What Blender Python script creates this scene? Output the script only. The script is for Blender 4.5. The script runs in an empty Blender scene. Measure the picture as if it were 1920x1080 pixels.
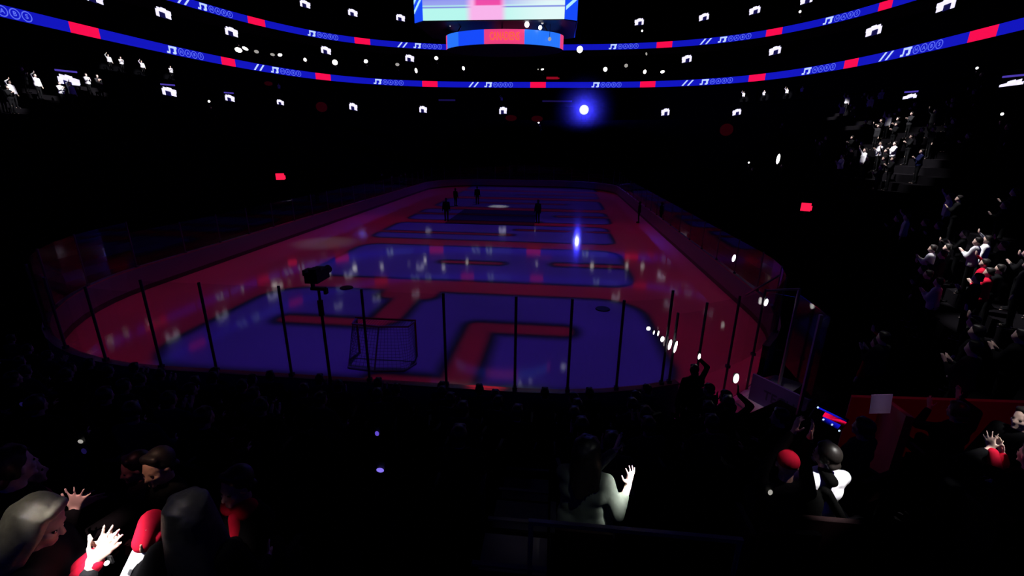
import bpy, bmesh, math, random
from mathutils import Vector, Matrix
random.seed(7)
PI = math.pi
scene = bpy.context.scene
col = scene.collection

# ------------------------------------------------------------------ helpers
def srgb(r, g, b):
    f = lambda c: c/12.92 if c <= .04045 else ((c+.055)/1.055)**2.4
    return (f(r/255), f(g/255), f(b/255), 1)

MATS = {}
def mat(name, c, rough=.6, emit=None, es=1.0, metal=0.0, var=.12, scale=6.0, spec=.5):
    if name in MATS: return MATS[name]
    m = bpy.data.materials.new(name); m.use_nodes = True
    nt = m.node_tree; b = nt.nodes['Principled BSDF']
    tc = nt.nodes.new('ShaderNodeTexCoord'); nz = nt.nodes.new('ShaderNodeTexNoise')
    nz.inputs['Scale'].default_value = scale; nz.inputs['Detail'].default_value = 3
    nt.links.new(tc.outputs['Object'], nz.inputs['Vector'])
    mx = nt.nodes.new('ShaderNodeMix'); mx.data_type = 'RGBA'
    mx.inputs['A'].default_value = tuple(v*(1-var) for v in c[:3])+(1,)
    mx.inputs['B'].default_value = tuple(min(1, v*(1+var)) for v in c[:3])+(1,)
    nt.links.new(nz.outputs['Fac'], mx.inputs['Factor'])
    nt.links.new(mx.outputs['Result'], b.inputs['Base Color'])
    b.inputs['Roughness'].default_value = rough; b.inputs['Metallic'].default_value = metal
    b.inputs['Specular IOR Level'].default_value = spec
    if emit:
        b.inputs['Emission Color'].default_value = emit; b.inputs['Emission Strength'].default_value = es
    MATS[name] = m
    return m

class MB:
    """collects vertices and faces of one mesh"""
    def __init__(s): s.v = []; s.f = []; s.m = []
    def add(s, vs, fs, mi=0):
        o = len(s.v); s.v += [tuple(p) for p in vs]
        s.f += [tuple(i+o for i in f) for f in fs]; s.m += [mi]*len(fs)
    def box(s, c, h, rz=0, mi=0, M=None):
        R = M if M else Matrix.Rotation(rz, 3, 'Z'); c = Vector(c)
        vs = [c+R@Vector((x*h[0], y*h[1], z*h[2])) for x in (-1, 1) for y in (-1, 1) for z in (-1, 1)]
        s.add(vs, [(0, 1, 3, 2), (4, 6, 7, 5), (0, 4, 5, 1), (2, 3, 7, 6), (0, 2, 6, 4), (1, 5, 7, 3)], mi)
    def bar(s, a, b, w, mi=0, w2=None):
        a, b = Vector(a), Vector(b); d = (b-a); L = d.length; d.normalize()
        q = d.to_track_quat('Z', 'Y').to_matrix()
        s.box((a+b)/2, (w/2, (w2 or w)/2, L/2), mi=mi, M=q)
    def cap(s, a, b, ra, rb=None, seg=12, hr=4, mi=0):
        rb = ra if rb is None else rb
        a, b = Vector(a), Vector(b); d = b-a
        if d.length < 1e-6: d = Vector((0, 0, 1e-4)); b = a+d
        n = d.normalized(); q = n.to_track_quat('Z', 'Y').to_matrix()
        rings = []
        for i in range(1, hr+1):
            t = -PI/2+PI/2*i/hr; rings.append((a+n*ra*math.sin(t), ra*math.cos(t)))
        for i in range(0, hr):
            t = PI/2*i/hr; rings.append((b+n*rb*math.sin(t), rb*math.cos(t)))
        vs = [a-n*ra]
        for c, r in rings:
            for k in range(seg):
                an = 2*PI*k/seg; vs.append(c+q@Vector((r*math.cos(an), r*math.sin(an), 0)))
        vs.append(b+n*rb); fs = []
        for k in range(seg): fs.append((0, 1+(k+1) % seg, 1+k))
        for j in range(len(rings)-1):
            o = 1+j*seg
            for k in range(seg):
                k2 = (k+1) % seg; fs.append((o+k, o+k2, o+seg+k2, o+seg+k))
        o = 1+(len(rings)-1)*seg; e = len(vs)-1
        for k in range(seg): fs.append((o+k, o+(k+1) % seg, e))
        s.add(vs, fs, mi)
    def ell(s, c, r, R=None, seg=16, rings=10, mi=0):
        R = R or Matrix.Identity(3); c = Vector(c); vs = [c+R@Vector((0, 0, -r[2]))]; fs = []
        for i in range(1, rings):
            t = -PI/2+PI*i/rings
            for k in range(seg):
                an = 2*PI*k/seg
                vs.append(c+R@Vector((r[0]*math.cos(t)*math.cos(an), r[1]*math.cos(t)*math.sin(an), r[2]*math.sin(t))))
        vs.append(c+R@Vector((0, 0, r[2])))
        for k in range(seg): fs.append((0, 1+(k+1) % seg, 1+k))
        for j in range(rings-2):
            o = 1+j*seg
            for k in range(seg):
                k2 = (k+1) % seg; fs.append((o+k, o+k2, o+seg+k2, o+seg+k))
        o = 1+(rings-2)*seg
        for k in range(seg): fs.append((o+k, o+(k+1) % seg, len(vs)-1))
        s.add(vs, fs, mi)
    def cyl(s, a, b, ra, rb=None, seg=20, mi=0):
        rb = ra if rb is None else rb; a, b = Vector(a), Vector(b)
        q = (b-a).normalized().to_track_quat('Z', 'Y').to_matrix(); vs = []
        for c, r in ((a, ra), (b, rb)):
            for k in range(seg):
                an = 2*PI*k/seg; vs.append(c+q@Vector((r*math.cos(an), r*math.sin(an), 0)))
        fs = [(k, (k+1) % seg, seg+(k+1) % seg, seg+k) for k in range(seg)]
        fs += [tuple(range(seg-1, -1, -1)), tuple(range(seg, 2*seg))]
        s.add(vs, fs, mi)
    def mesh(s, name):
        me = bpy.data.meshes.new(name); me.from_pydata(s.v, [], s.f)
        me.polygons.foreach_set('material_index', s.m); me.update(); return me
    def build(s, name, mats, parent=None, smooth=False, loc=None):
        me = s.mesh(name)
        for m in (mats if isinstance(mats, (list, tuple)) else [mats]): me.materials.append(m)
        if smooth: me.polygons.foreach_set('use_smooth', [True]*len(me.polygons))
        return link(name, me, parent, loc)

def link(name, data, parent=None, loc=None):
    o = bpy.data.objects.new(name, data); col.objects.link(o)
    if parent: o.parent = parent
    if loc is not None: o.location = loc
    return o

def tag(o, label, cat, group=None, kind=None):
    o['label'] = label; o['category'] = cat
    if group: o['group'] = group
    if kind: o['kind'] = kind
    return o

def thing(name, label, cat, loc=(0, 0, 0), rz=0, group=None):
    o = link(name, None, None, loc); o.rotation_euler = (0, 0, rz); o.empty_display_size = .1
    return tag(o, label, cat, group)

def dup(root, loc, rz, label=None, group=None, cat=None, scale=None):
    r = root.copy(); col.objects.link(r); r.location = loc; r.rotation_euler = (0, 0, rz)
    if scale: r.scale = (scale,)*3
    if label: r['label'] = label
    if group: r['group'] = group
    if cat: r['category'] = cat
    for ch in list(root.children):
        c = ch.copy(); col.objects.link(c); c.parent = r
        for g in list(ch.children):
            e = g.copy(); col.objects.link(e); e.parent = c
    return r

def struct(o): o['kind'] = 'structure'; return o

# ------------------------------------------------------------------ materials
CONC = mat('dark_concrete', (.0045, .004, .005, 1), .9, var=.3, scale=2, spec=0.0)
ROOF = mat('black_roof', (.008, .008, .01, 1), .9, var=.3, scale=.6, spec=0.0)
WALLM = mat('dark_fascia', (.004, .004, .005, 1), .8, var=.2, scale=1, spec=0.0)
BLACK = mat('black_plastic', (.008, .008, .009, 1), .5, spec=.2)
DKMETAL = mat('dark_metal', (.03, .03, .035, 1), .45, metal=.6)
ALU = mat('grey_aluminium', (.35, .34, .37, 1), .4, metal=.7, var=.1)
STEM = mat('glass_post_metal', (.10, .09, .11, 1), .5, metal=.5, var=.1)
BOARD = mat('grey_dasher_plastic', (.17, .16, .22, 1), .35, var=.08, scale=1.5)
CAP_REDLIT = mat('red_lit_cap_plastic', (.45, .10, .13, 1), .35, var=.06)  # white cap rail; the red light on it is put into this colour
KICK = mat('dark_kick_plastic', (.03, .025, .03, 1), .4, var=.06)
SEATM = mat('dark_red_seat_plastic', (.010, .002, .003, 1), .5, var=.1, spec=.2)
NETRED = mat('red_goal_steel', (.35, .01, .015, 1), .35, var=.06)
NETW = mat('net_cord', (.12, .12, .13, 1), .8)
CARPET = mat('black_carpet', (.07, .07, .08, 1), .95, var=.4, scale=20, spec=.05)
PAPER = mat('white_paper', (.75, .72, .78, 1), .7, var=.04)
SKIN = mat('skin', (.55, .33, .24, 1), .55, var=.08, scale=12)
SKIN2 = mat('pale_skin', (.72, .5, .42, 1), .55, var=.06, scale=12)
EYE = mat('dark_eyes', (.02, .015, .012, 1), .2)
HAIRD = mat('dark_brown_hair', (.014, .011, .010, 1), .45, var=.5, scale=40, spec=.4)
HAIRB = mat('ash_blonde_hair', (.30, .27, .20, 1), .5, var=.4, scale=30)
HAIRG = mat('greying_hair', (.06, .058, .05, 1), .5, var=.5, scale=35)
C_BLACK = mat('black_cloth', (.007, .007, .008, 1), .9, var=.3, scale=14, spec=.02)
C_GREY = mat('charcoal_cloth', (.025, .025, .028, 1), .9, var=.3, scale=14, spec=.02)
C_OLIVE = mat('grey_green_cloth', (.10, .12, .10, 1), .9, var=.2, scale=14, spec=.02)
C_WHITE = mat('white_cloth', (.72, .71, .76, 1), .85, var=.06, scale=14, spec=.02)
C_RED = mat('red_cloth', (.6, .012, .04, 1), .85, var=.15, scale=14, spec=.02)
C_BLUE = mat('navy_cloth', (.010, .012, .05, 1), .85, var=.2, scale=14, spec=.02)
REDWALL = mat('red_painted_panel', (.45, .015, .02, 1), .55, var=.15, scale=3)
E_WHITE = mat('white_light', (.8, .8, .8, 1), .4, emit=(.95, .93, 1, 1), es=4.0)
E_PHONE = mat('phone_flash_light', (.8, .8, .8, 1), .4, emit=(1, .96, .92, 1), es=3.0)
E_DIMP = mat('dim_phone_flash', (.5, .5, .5, 1), .4, emit=(1, .95, .85, 1), es=.35)
E_SIGN = mat('lit_portal_sign', (.8, .8, .8, 1), .4, emit=(.80, .76, 1, 1), es=1.2)
E_SIGNB = mat('blue_violet_light_bar', (.3, .25, .6, 1), .4, emit=(.10, .06, .55, 1), es=.7)
E_DOOR = mat('dark_blue_doorway', (.01, .01, .04, 1), .7, emit=(.01, .008, .10, 1), es=.6)
E_REDSIGN = mat('red_exit_light', (.5, .02, .05, 1), .4, emit=(1, .012, .07, 1), es=1.1)
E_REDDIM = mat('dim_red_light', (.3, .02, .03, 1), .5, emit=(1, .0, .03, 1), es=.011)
E_BLUE = mat('ribbon_blue', (.01, .01, .2, 1), .4, emit=(.0055, .0075, .50, 1), es=1.0, var=.02)
E_RED = mat('ribbon_red', (.4, .01, .05, 1), .4, emit=(1.0, .004, .075, 1), es=.95, var=.02)
E_TXT = mat('ribbon_white', (.5, .6, .8, 1), .4, emit=(.55, .70, 1.0, 1), es=1.0)
E_RING = mat('ribbon_ring_letters', (.2, .3, .8, 1), .4, emit=(.13, .19, .95, 1), es=.9)
E_PURPLE = mat('dim_violet_light', (.1, .05, .3, 1), .5, emit=(.05, .03, .30, 1), es=.14)
E_SCRB = mat('scoreboard_blue', (.01, .05, .5, 1), .4, emit=(.008, .07, .95, 1), es=1.0, var=.02)
E_SCRB2 = mat('scoreboard_azure', (.01, .1, .6, 1), .4, emit=(.02, .18, .95, 1), es=1.0, var=.02)
E_SCRR = mat('scoreboard_pink_red', (.6, .05, .1, 1), .4, emit=(.88, .055, .22, 1), es=.95, var=.02)
E_SCRO = mat('scoreboard_orange', (.8, .2, .05, 1), .4, emit=(.95, .14, .05, 1), es=.9)
E_STRIPE = mat('scoreboard_cyan_stripe', (.5, .8, .9, 1), .4, emit=(.45, .85, 1, 1), es=1.0)

def glass_mat():
    m = bpy.data.materials.new('rink_glass'); m.use_nodes = True; nt = m.node_tree
    nt.nodes.clear(); L = nt.links.new
    out = nt.nodes.new('ShaderNodeOutputMaterial'); mx = nt.nodes.new('ShaderNodeMixShader')
    tr = nt.nodes.new('ShaderNodeBsdfTransparent'); gl = nt.nodes.new('ShaderNodeBsdfGlossy')
    nz = nt.nodes.new('ShaderNodeTexNoise'); nz.inputs['Scale'].default_value = 3
    mr = nt.nodes.new('ShaderNodeMapRange'); mr.inputs['To Min'].default_value = .02; mr.inputs['To Max'].default_value = .05
    L(nz.outputs['Fac'], mr.inputs['Value']); L(mr.outputs['Result'], gl.inputs['Roughness'])
    tr.inputs['Color'].default_value = (.93, .95, .95, 1)
    lw = nt.nodes.new('ShaderNodeLayerWeight'); lw.inputs['Blend'].default_value = .5
    pw_ = nt.nodes.new('ShaderNodeMath'); pw_.operation = 'POWER'; pw_.inputs[1].default_value = 5; L(lw.outputs['Facing'], pw_.inputs[0])
    fr = nt.nodes.new('ShaderNodeMath'); fr.operation = 'MULTIPLY_ADD'; fr.inputs[1].default_value = .9; fr.inputs[2].default_value = .03; L(pw_.outputs[0], fr.inputs[0])
    L(fr.outputs[0], mx.inputs['Fac']); L(tr.outputs[0], mx.inputs[1]); L(gl.outputs[0], mx.inputs[2])
    L(mx.outputs[0], out.inputs['Surface']); return m
GLASS = glass_mat()

def ice_mat():
    m = mat('rink_ice', (.48, .49, .52, 1), .1, var=.03, scale=.35)
    nt = m.node_tree; b = nt.nodes['Principled BSDF']; b.inputs['IOR'].default_value = 1.31; b.inputs['Specular IOR Level'].default_value = .25
    nz = nt.nodes.new('ShaderNodeTexNoise'); nz.inputs['Scale'].default_value = .8; nz.inputs['Detail'].default_value = 5
    tc = nt.nodes.new('ShaderNodeTexCoord'); nt.links.new(tc.outputs['Object'], nz.inputs['Vector'])
    mr = nt.nodes.new('ShaderNodeMapRange'); mr.inputs['To Min'].default_value = .05; mr.inputs['To Max'].default_value = .085
    nt.links.new(nz.outputs['Fac'], mr.inputs['Value']); nt.links.new(mr.outputs['Result'], b.inputs['Roughness'])
    return m
ICE = ice_mat()

# ------------------------------------------------------------------ outlines
def rr(off=0.0, nc=14, straight=True):
    """points of the rink outline, counter-clockwise, grown by off"""
    hx, hy, r = 12.95+off, 30.48+off, 8.53+off; P = []
    for cx, cy, a0 in ((hx-r, hy-r, 0), (-hx+r, hy-r, PI/2), (-hx+r, -hy+r, PI), (hx-r, -hy+r, 1.5*PI)):
        for i in range(nc+1):
            a = a0+PI/2*i/nc; P.append((cx+r*math.cos(a), cy+r*math.sin(a)))
    return P
def sup(th, hx, hy, n, cx=0.0):
    c, s = math.cos(th), math.sin(th); lo, hi = 0.0, 200.0
    for _ in range(40):
        m = (lo+hi)/2
        if abs((m*c-cx)/hx)**n+abs(m*s/hy)**n < 1: lo = m
        else: hi = m
    return lo
LOWER = (49.4, 64.6, 3.42, 0.0); UPPER = (54.0, 69.5, 3.08, 0.5)
def outline(O, off=0.0, n=160):
    return [((sup(t, *O)+off)*math.cos(t), (sup(t, *O)+off)*math.sin(t)) for t in [2*PI*i/n for i in range(n)]]
def strip(mb, loops, mi=0, skip=()):
    """loops: list of (points, z); quads between consecutive loops"""
    n = len(loops[0][0])
    for (A, za), (B, zb) in zip(loops, loops[1:]):
        vs = [(x, y, za) for x, y in A]+[(x, y, zb) for x, y in B]
        mb.add(vs, [(i, (i+1) % n, n+(i+1) % n, n+i) for i in range(n) if i not in skip], mi)
def sd(x, y, hx=13.4, hy=30.93, r=8.98):
    qx, qy = abs(x)-hx+r, abs(y)-hy+r
    return math.hypot(max(qx, 0), max(qy, 0))+min(max(qx, qy), 0)-r
ROW, RISE, Z0, NROW = .86, .395, .3, 26
def floor_at(x, y):
    d = sd(x, y)
    return Z0+RISE*max(0, min(NROW, int(d/ROW))) if d > 0 else 0.0

# ------------------------------------------------------------------ setting
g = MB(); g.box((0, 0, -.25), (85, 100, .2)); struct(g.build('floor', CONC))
g = MB(); P = rr(0.02); n = len(P)
g.add([(x, y, 0.0) for x, y in P]+[(x, y, -.05) for x, y in P],
      [tuple(range(n))]+[(i, n+i, n+(i+1) % n, (i+1) % n) for i in range(n)])
struct(g.build('floor_ice', ICE))
g = MB(); loops = [(rr(.45), -.05)]
for k in range(NROW+1):
    z = Z0+RISE*k; loops.append((rr(.45+ROW*k), z)); 
    if k < NROW: loops.append((rr(.45+ROW*(k+1)), z))
strip(g, loops)
# flat concourse from the last row out to the back wall, fanned between the two outlines
NT = 120
def fan(t, off):
    c, s = math.cos(t), math.sin(t); lo, hi = 0.0, 120.0
    for _ in range(40):
        m = (lo+hi)/2
        if sd(m*c, m*s) < off: lo = m
        else: hi = m
    return lo
zt = Z0+RISE*NROW
A = [(fan(2*PI*i/NT, ROW*NROW-.02)*math.cos(2*PI*i/NT), fan(2*PI*i/NT, ROW*NROW-.02)*math.sin(2*PI*i/NT)) for i in range(NT)]
strip(g, [(A, zt), (outline(LOWER, .3, NT), zt)])
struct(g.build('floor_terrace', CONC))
# back wall of the lower bowl with a suite ledge, upper decks, top wall and roof
g = MB(); strip(g, [(outline(LOWER, .3), zt), (outline(LOWER, .3), 13.7), (outline(LOWER, -.9), 13.7), (outline(LOWER, -.9), 14.0),
                    (outline(LOWER, .9), 14.0), (outline(LOWER, .9), 17.2), (outline(LOWER, .18), 17.2), (outline(LOWER, .18), 18.75)])
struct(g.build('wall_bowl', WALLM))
def deck(O, z0, rows, depth, rise, top, name):
    g = MB(); L = [(outline(O, .18), z0)]
    for k in range(rows):
        L.append((outline(O, .5+depth*k), z0+rise*k)); L.append((outline(O, .5+depth*(k+1)), z0+rise*k))
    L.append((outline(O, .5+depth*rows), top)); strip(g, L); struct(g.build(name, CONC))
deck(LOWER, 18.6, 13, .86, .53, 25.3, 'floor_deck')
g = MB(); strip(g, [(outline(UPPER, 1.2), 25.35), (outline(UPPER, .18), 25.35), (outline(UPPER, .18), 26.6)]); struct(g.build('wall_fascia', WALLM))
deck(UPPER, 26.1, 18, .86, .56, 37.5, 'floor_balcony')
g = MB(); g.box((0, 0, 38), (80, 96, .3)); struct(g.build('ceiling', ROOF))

# ------------------------------------------------------------------ rink boards and glass
rink = thing('rink_boards', 'white hockey boards with glass panels all round the projected ice', 'rink boards')
GATE = range(45+4, 45+8)      # the open gate to the tunnel in the near corner
def ringwall(a0, a1, z0, z1, m, name, parent):
    g = MB(); strip(g, [(rr(a0), z0), (rr(a1), z0), (rr(a1), z1), (rr(a0), z1), (rr(a0), z0)], skip=GATE); return g.build(name, m, parent)
ringwall(0, .14, 0, 1.03, BOARD, 'board_wall', rink)
ringwall(-.015, .17, 1.03, 1.075, CAP_REDLIT, 'cap_rail', rink)
ringwall(-.012, 0, 0.0, .2, KICK, 'kick_plate', rink)
# stanchions: near end and near corners at the photograph's spacing, the rest regular
hx, hy, r = 12.95+.07, 30.48+.07, 8.53+.07
def on_arc(sx, sy, a): return (sx*4.42+r*math.cos(math.radians(a)), sy*21.95+r*math.sin(math.radians(a)))
posts = []
for a in (-178, -160, -143, -127, -113, -101): posts.append((on_arc(-1, -1, a), 3.05))
for x in (-4.4, -2.95, -1.03, .9, 2.74, 4.33): posts.append(((x, -hy), 3.33))
for a, zt_ in ((-82.6, 3.3), (-75, 3.25), (-67.3, 3.4), (-65.9, 2.85), (-60.5, 3.0), (-52.9, 3.0), (-44.6, 2.95), (-30, 2.8), (-14, 2.6), (0, 2.6)):
    posts.append((on_arc(1, -1, a), zt_))
for i in range(1, 18): posts.append(((hx, -21.95+43.9*i/18), 2.6))
for a in (0, 18, 36, 54, 72, 90): posts.append((on_arc(1, 1, a), 3.0))
for x in (2.2, 0, -2.2): posts.append(((x, hy), 3.3))
for a in (90, 108, 126, 144, 162, 180): posts.append((on_arc(-1, 1, a), 3.0))
for i in range(1, 18): posts.append(((-hx, 21.95-43.9*i/18), 2.6))
for (x, y), zz in posts:
    g = MB(); g.cyl((x, y, .02 if x > 8.2 and y < -27.5 else 1.07), (x, y, zz), .032, seg=8); g.box((x, y, 1.11), (.05, .05, .04)); g.build('stanchion', STEM, rink)
for i, ((p, za), (q, zb)) in enumerate(zip(posts, posts[1:]+posts[:1])):
    p, q = Vector(p), Vector(q)
    if (q-p).length < .25: continue
    zz = min(za, zb)-.03; d = (q-p).normalized()*.03; m_ = (p+q)/2; nrm = m_-Vector((max(-4.4, min(4.4, m_.x)), max(-21.9, min(21.9, m_.y)))); 
    if nrm.length > 0: nrm.normalize()
    sag = r-math.sqrt(max(0, r*r-((q-p).length/2)**2)) if abs(m_.x) > 4.43 and abs(m_.y) > 21.95 else 0
    pts = [p+d, m_+nrm*sag, q-d]; g = MB()
    vs = [(a.x, a.y, 1.08) for a in pts]+[(a.x, a.y, zz) for a in pts]
    g.add(vs, [(0, 1, 4, 3), (1, 2, 5, 4)]); 
    vs = [(a.x-nrm.x*.012, a.y-nrm.y*.012, 1.08) for a in pts]+[(a.x-nrm.x*.012, a.y-nrm.y*.012, zz) for a in pts]
    g.add(vs, [(3, 4, 1, 0), (4, 5, 2, 1)])
    g.build('glass_panel', GLASS, rink)

ga = [math.radians(-64.3+25.7*i/10) for i in range(11)]; g = MB(); vs = []
for off, z in ((.03, .004), (.46, .31), (1.29, .312)): vs += [(4.42+(8.53+off)*math.cos(t), -21.95+(8.53+off)*math.sin(t), z) for t in ga]
g.add(vs, [(r_*11+i, r_*11+i+1, (r_+1)*11+i+1, (r_+1)*11+i) for r_ in (0, 1) for i in range(10)])
struct(g.build('floor_tunnel', mat('pale_rubber_floor', (.5, .48, .5, 1), .6, var=.1, scale=2)))
# tunnel barrier outside the corner: advertising panel, posts, panes
def textmesh(body, size, bold=0.0):
    cu = bpy.data.curves.new('lettering', 'FONT'); cu.body = body; cu.size = size; cu.offset = bold; cu.resolution_u = 3
    cu.align_x = 'CENTER'; cu.align_y = 'CENTER'
    o = bpy.data.objects.new('tmp_lettering', cu); col.objects.link(o)
    dg = bpy.context.evaluated_depsgraph_get(); dg.update()
    me = bpy.data.meshes.new_from_object(o.evaluated_get(dg)); bpy.data.objects.remove(o); 
    return [v.co.copy() for v in me.vertices], [tuple(p.vertices) for p in me.polygons]
tun = thing('tunnel_barrier', 'low pale violet barrier with dark lettering and tall glass posts outside the rink corner', 'barrier', (0, 0, 0))
a, b = Vector((10.2, -28.95, 0)), Vector((10.95, -30.1, 0)); dirv = (b-a).normalized(); nrm = Vector((-dirv.y, dirv.x, 0)); nrm = -nrm if nrm.x > 0 else nrm
PANEL = mat('pale_violet_panel', (.09, .045, .17, 1), .45, var=.08, scale=2)
g = MB(); g.box((a+b)/2+Vector((0, 0, .66)), ((b-a).length/2, .03, .36), math.atan2(dirv.y, dirv.x)); pn = g.build('panel', PANEL, tun)
vs, fs = textmesh('TECH', .34, .006)
W3 = [(a+b)/2+dirv*(v.x*.9+.06)+Vector((0, 0, .62+v.y))+nrm*.035 for v in vs]
g = MB(); g.add(W3, fs); g.build('lettering', mat('dark_violet_ink', (.03, .015, .06, 1), .6), pn)
PA, PB, PC = (10.53, -28.06), (11.12, -28.45), (10.42, -30.72)
for (x, y), zz in ((PB, 3.13), (PC, 3.28)):
    g = MB(); g.box((x, y, zz/2), (.03, .03, zz/2)); g.build('post', ALU, tun)
def pane(p, q, z0, z1, parent):
    p, q = Vector(p), Vector(q); d = (q-p).normalized(); n_ = Vector((-d.y, d.x))*.008; g = MB()
    g.box(((p.x+q.x)/2, (p.y+q.y)/2, (z0+z1)/2), ((q-p).length/2-.04, .007, (z1-z0)/2), math.atan2(d.y, d.x)); return g.build('glass_pane', GLASS, parent)
pane(PA, PB, 1.1, 2.9, tun); pane(PB, (11.0, -30.1), 1.1, 3.0, tun); pane((11.0, -30.15), PC, 1.1, 3.1, tun)
g = MB(); g.bar((PA[0], PA[1], 2.93), (PB[0], PB[1], 3.12), .05); g.build('top_rail', ALU, tun)
g = MB(); g.bar((9.75, -28.75, 3.0), (11.0, -27.6, 3.22), .035); g.build('stay', ALU, tun)

# ------------------------------------------------------------------ hockey goal
goal = thing('hockey_goal', 'hockey goal with red frame and cord net at the near end of the ice', 'goal', (0, -27.1, 0))
g = MB()
for x in (-.93, .93): g.cyl((x, 0, 0), (x, 0, 1.22), .034, seg=10)
g.cyl((-.96, 0, 1.22), (.96, 0, 1.22), .034, seg=10); g.build('goal_frame', NETRED, goal)
g = MB()
pts = [(-.93, 0), (-1.05, -.5), (-.85, -1.0), (0, -1.12), (.85, -1.0), (1.05, -.5), (.93, 0)]
for p, q in zip(pts, pts[1:]): g.bar((*p, .03), (*q, .03), .05)
tp = [(-.93, 0), (-.86, -.45), (0, -.55), (.86, -.45), (.93, 0)]
for p, q in zip(tp, tp[1:]): g.bar((*p, 1.2), (*q, 1.2), .045)
g.bar((0, -.55, 1.2), (0, -1.12, .03), .04); g.build('back_frame', mat('white_goal_steel', (.25, .2, .22, 1), .4), goal)
g = MB()
def lerp(a, b, t): return tuple(u+(v-u)*t for u, v in zip(a, b))
def poly(pp, t):
    t *= len(pp)-1; i = min(int(t), len(pp)-2); return lerp(pp[i], pp[i+1], t-i)
for i in range(41):
    t = i/40; p, q = poly(tp, t), poly(pts, t); g.bar((*p, 1.2), (*q, .05), .006)
    c = ((p[0]*.98), 0); g.bar((*p, 1.2), (c[0], 0, 1.21), .006)
for j in range(1, 14):
    u = j/14
    for i in range(20):
        A_, B_ = poly(tp, i/20), poly(tp, (i+1)/20); C_, D_ = poly(pts, i/20), poly(pts, (i+1)/20)
        g.bar((*lerp(A_, C_, u), 1.2-1.15*u), (*lerp(B_, D_, u), 1.2-1.15*u), .006)
g.build('netting', NETW, goal)

# robotic camera on a pole behind the end glass
rc = thing('robotic_camera', 'black television camera on a tall slanting pole behind the end glass', 'camera', (.08, -30.85, .24))
g = MB(); g.cyl((.02, 0, -.24), (0, 0, 3.12), .038, .03, seg=10); g.cyl((0, 0, 2.55), (0, 0, 2.9), .06, seg=10); g.build('pole', BLACK, rc)
g = MB(); g.box((0, 0, 3.17), (.16, .05, .03)); g.box((.16, 0, 3.12), (.03, .05, .06)); g.box((-.12, 0, 3.3), (.02, .05, .13)); g.build('pan_head', BLACK, rc)
g = MB(); g.box((-.03, .06, 3.46), (.14, .27, .12)); g.box((-.2, .05, 3.52), (.08, .12, .06)); g.box((.02, -.1, 3.61), (.08, .1, .04)); g.build('camera_body', BLACK, rc)
g = MB(); g.cyl((-.03, .33, 3.46), (-.03, .55, 3.46), .075, .095); g.build('lens', DKMETAL, rc)
for (x, y), lb in (((7.15, -21.97), 'round black rubber mat lying on blue ice near the end corner'), ((-4.33, -20.69), 'round black rubber mat lying on ice beyond the television camera')):
    g = MB(); g.cyl((0, 0, .002), (0, 0, .04), .3, .28, seg=24); tag(g.build('rubber_mat', BLACK, loc=(x, y, 0)), lb, 'mat')
g = MB(); g.box((-.4, 1.2, .012), (3.7, 4.2, .01)); tag(g.build('carpet', CARPET), 'black carpet laid across the blue ice between the standing figures', 'carpet')

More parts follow.
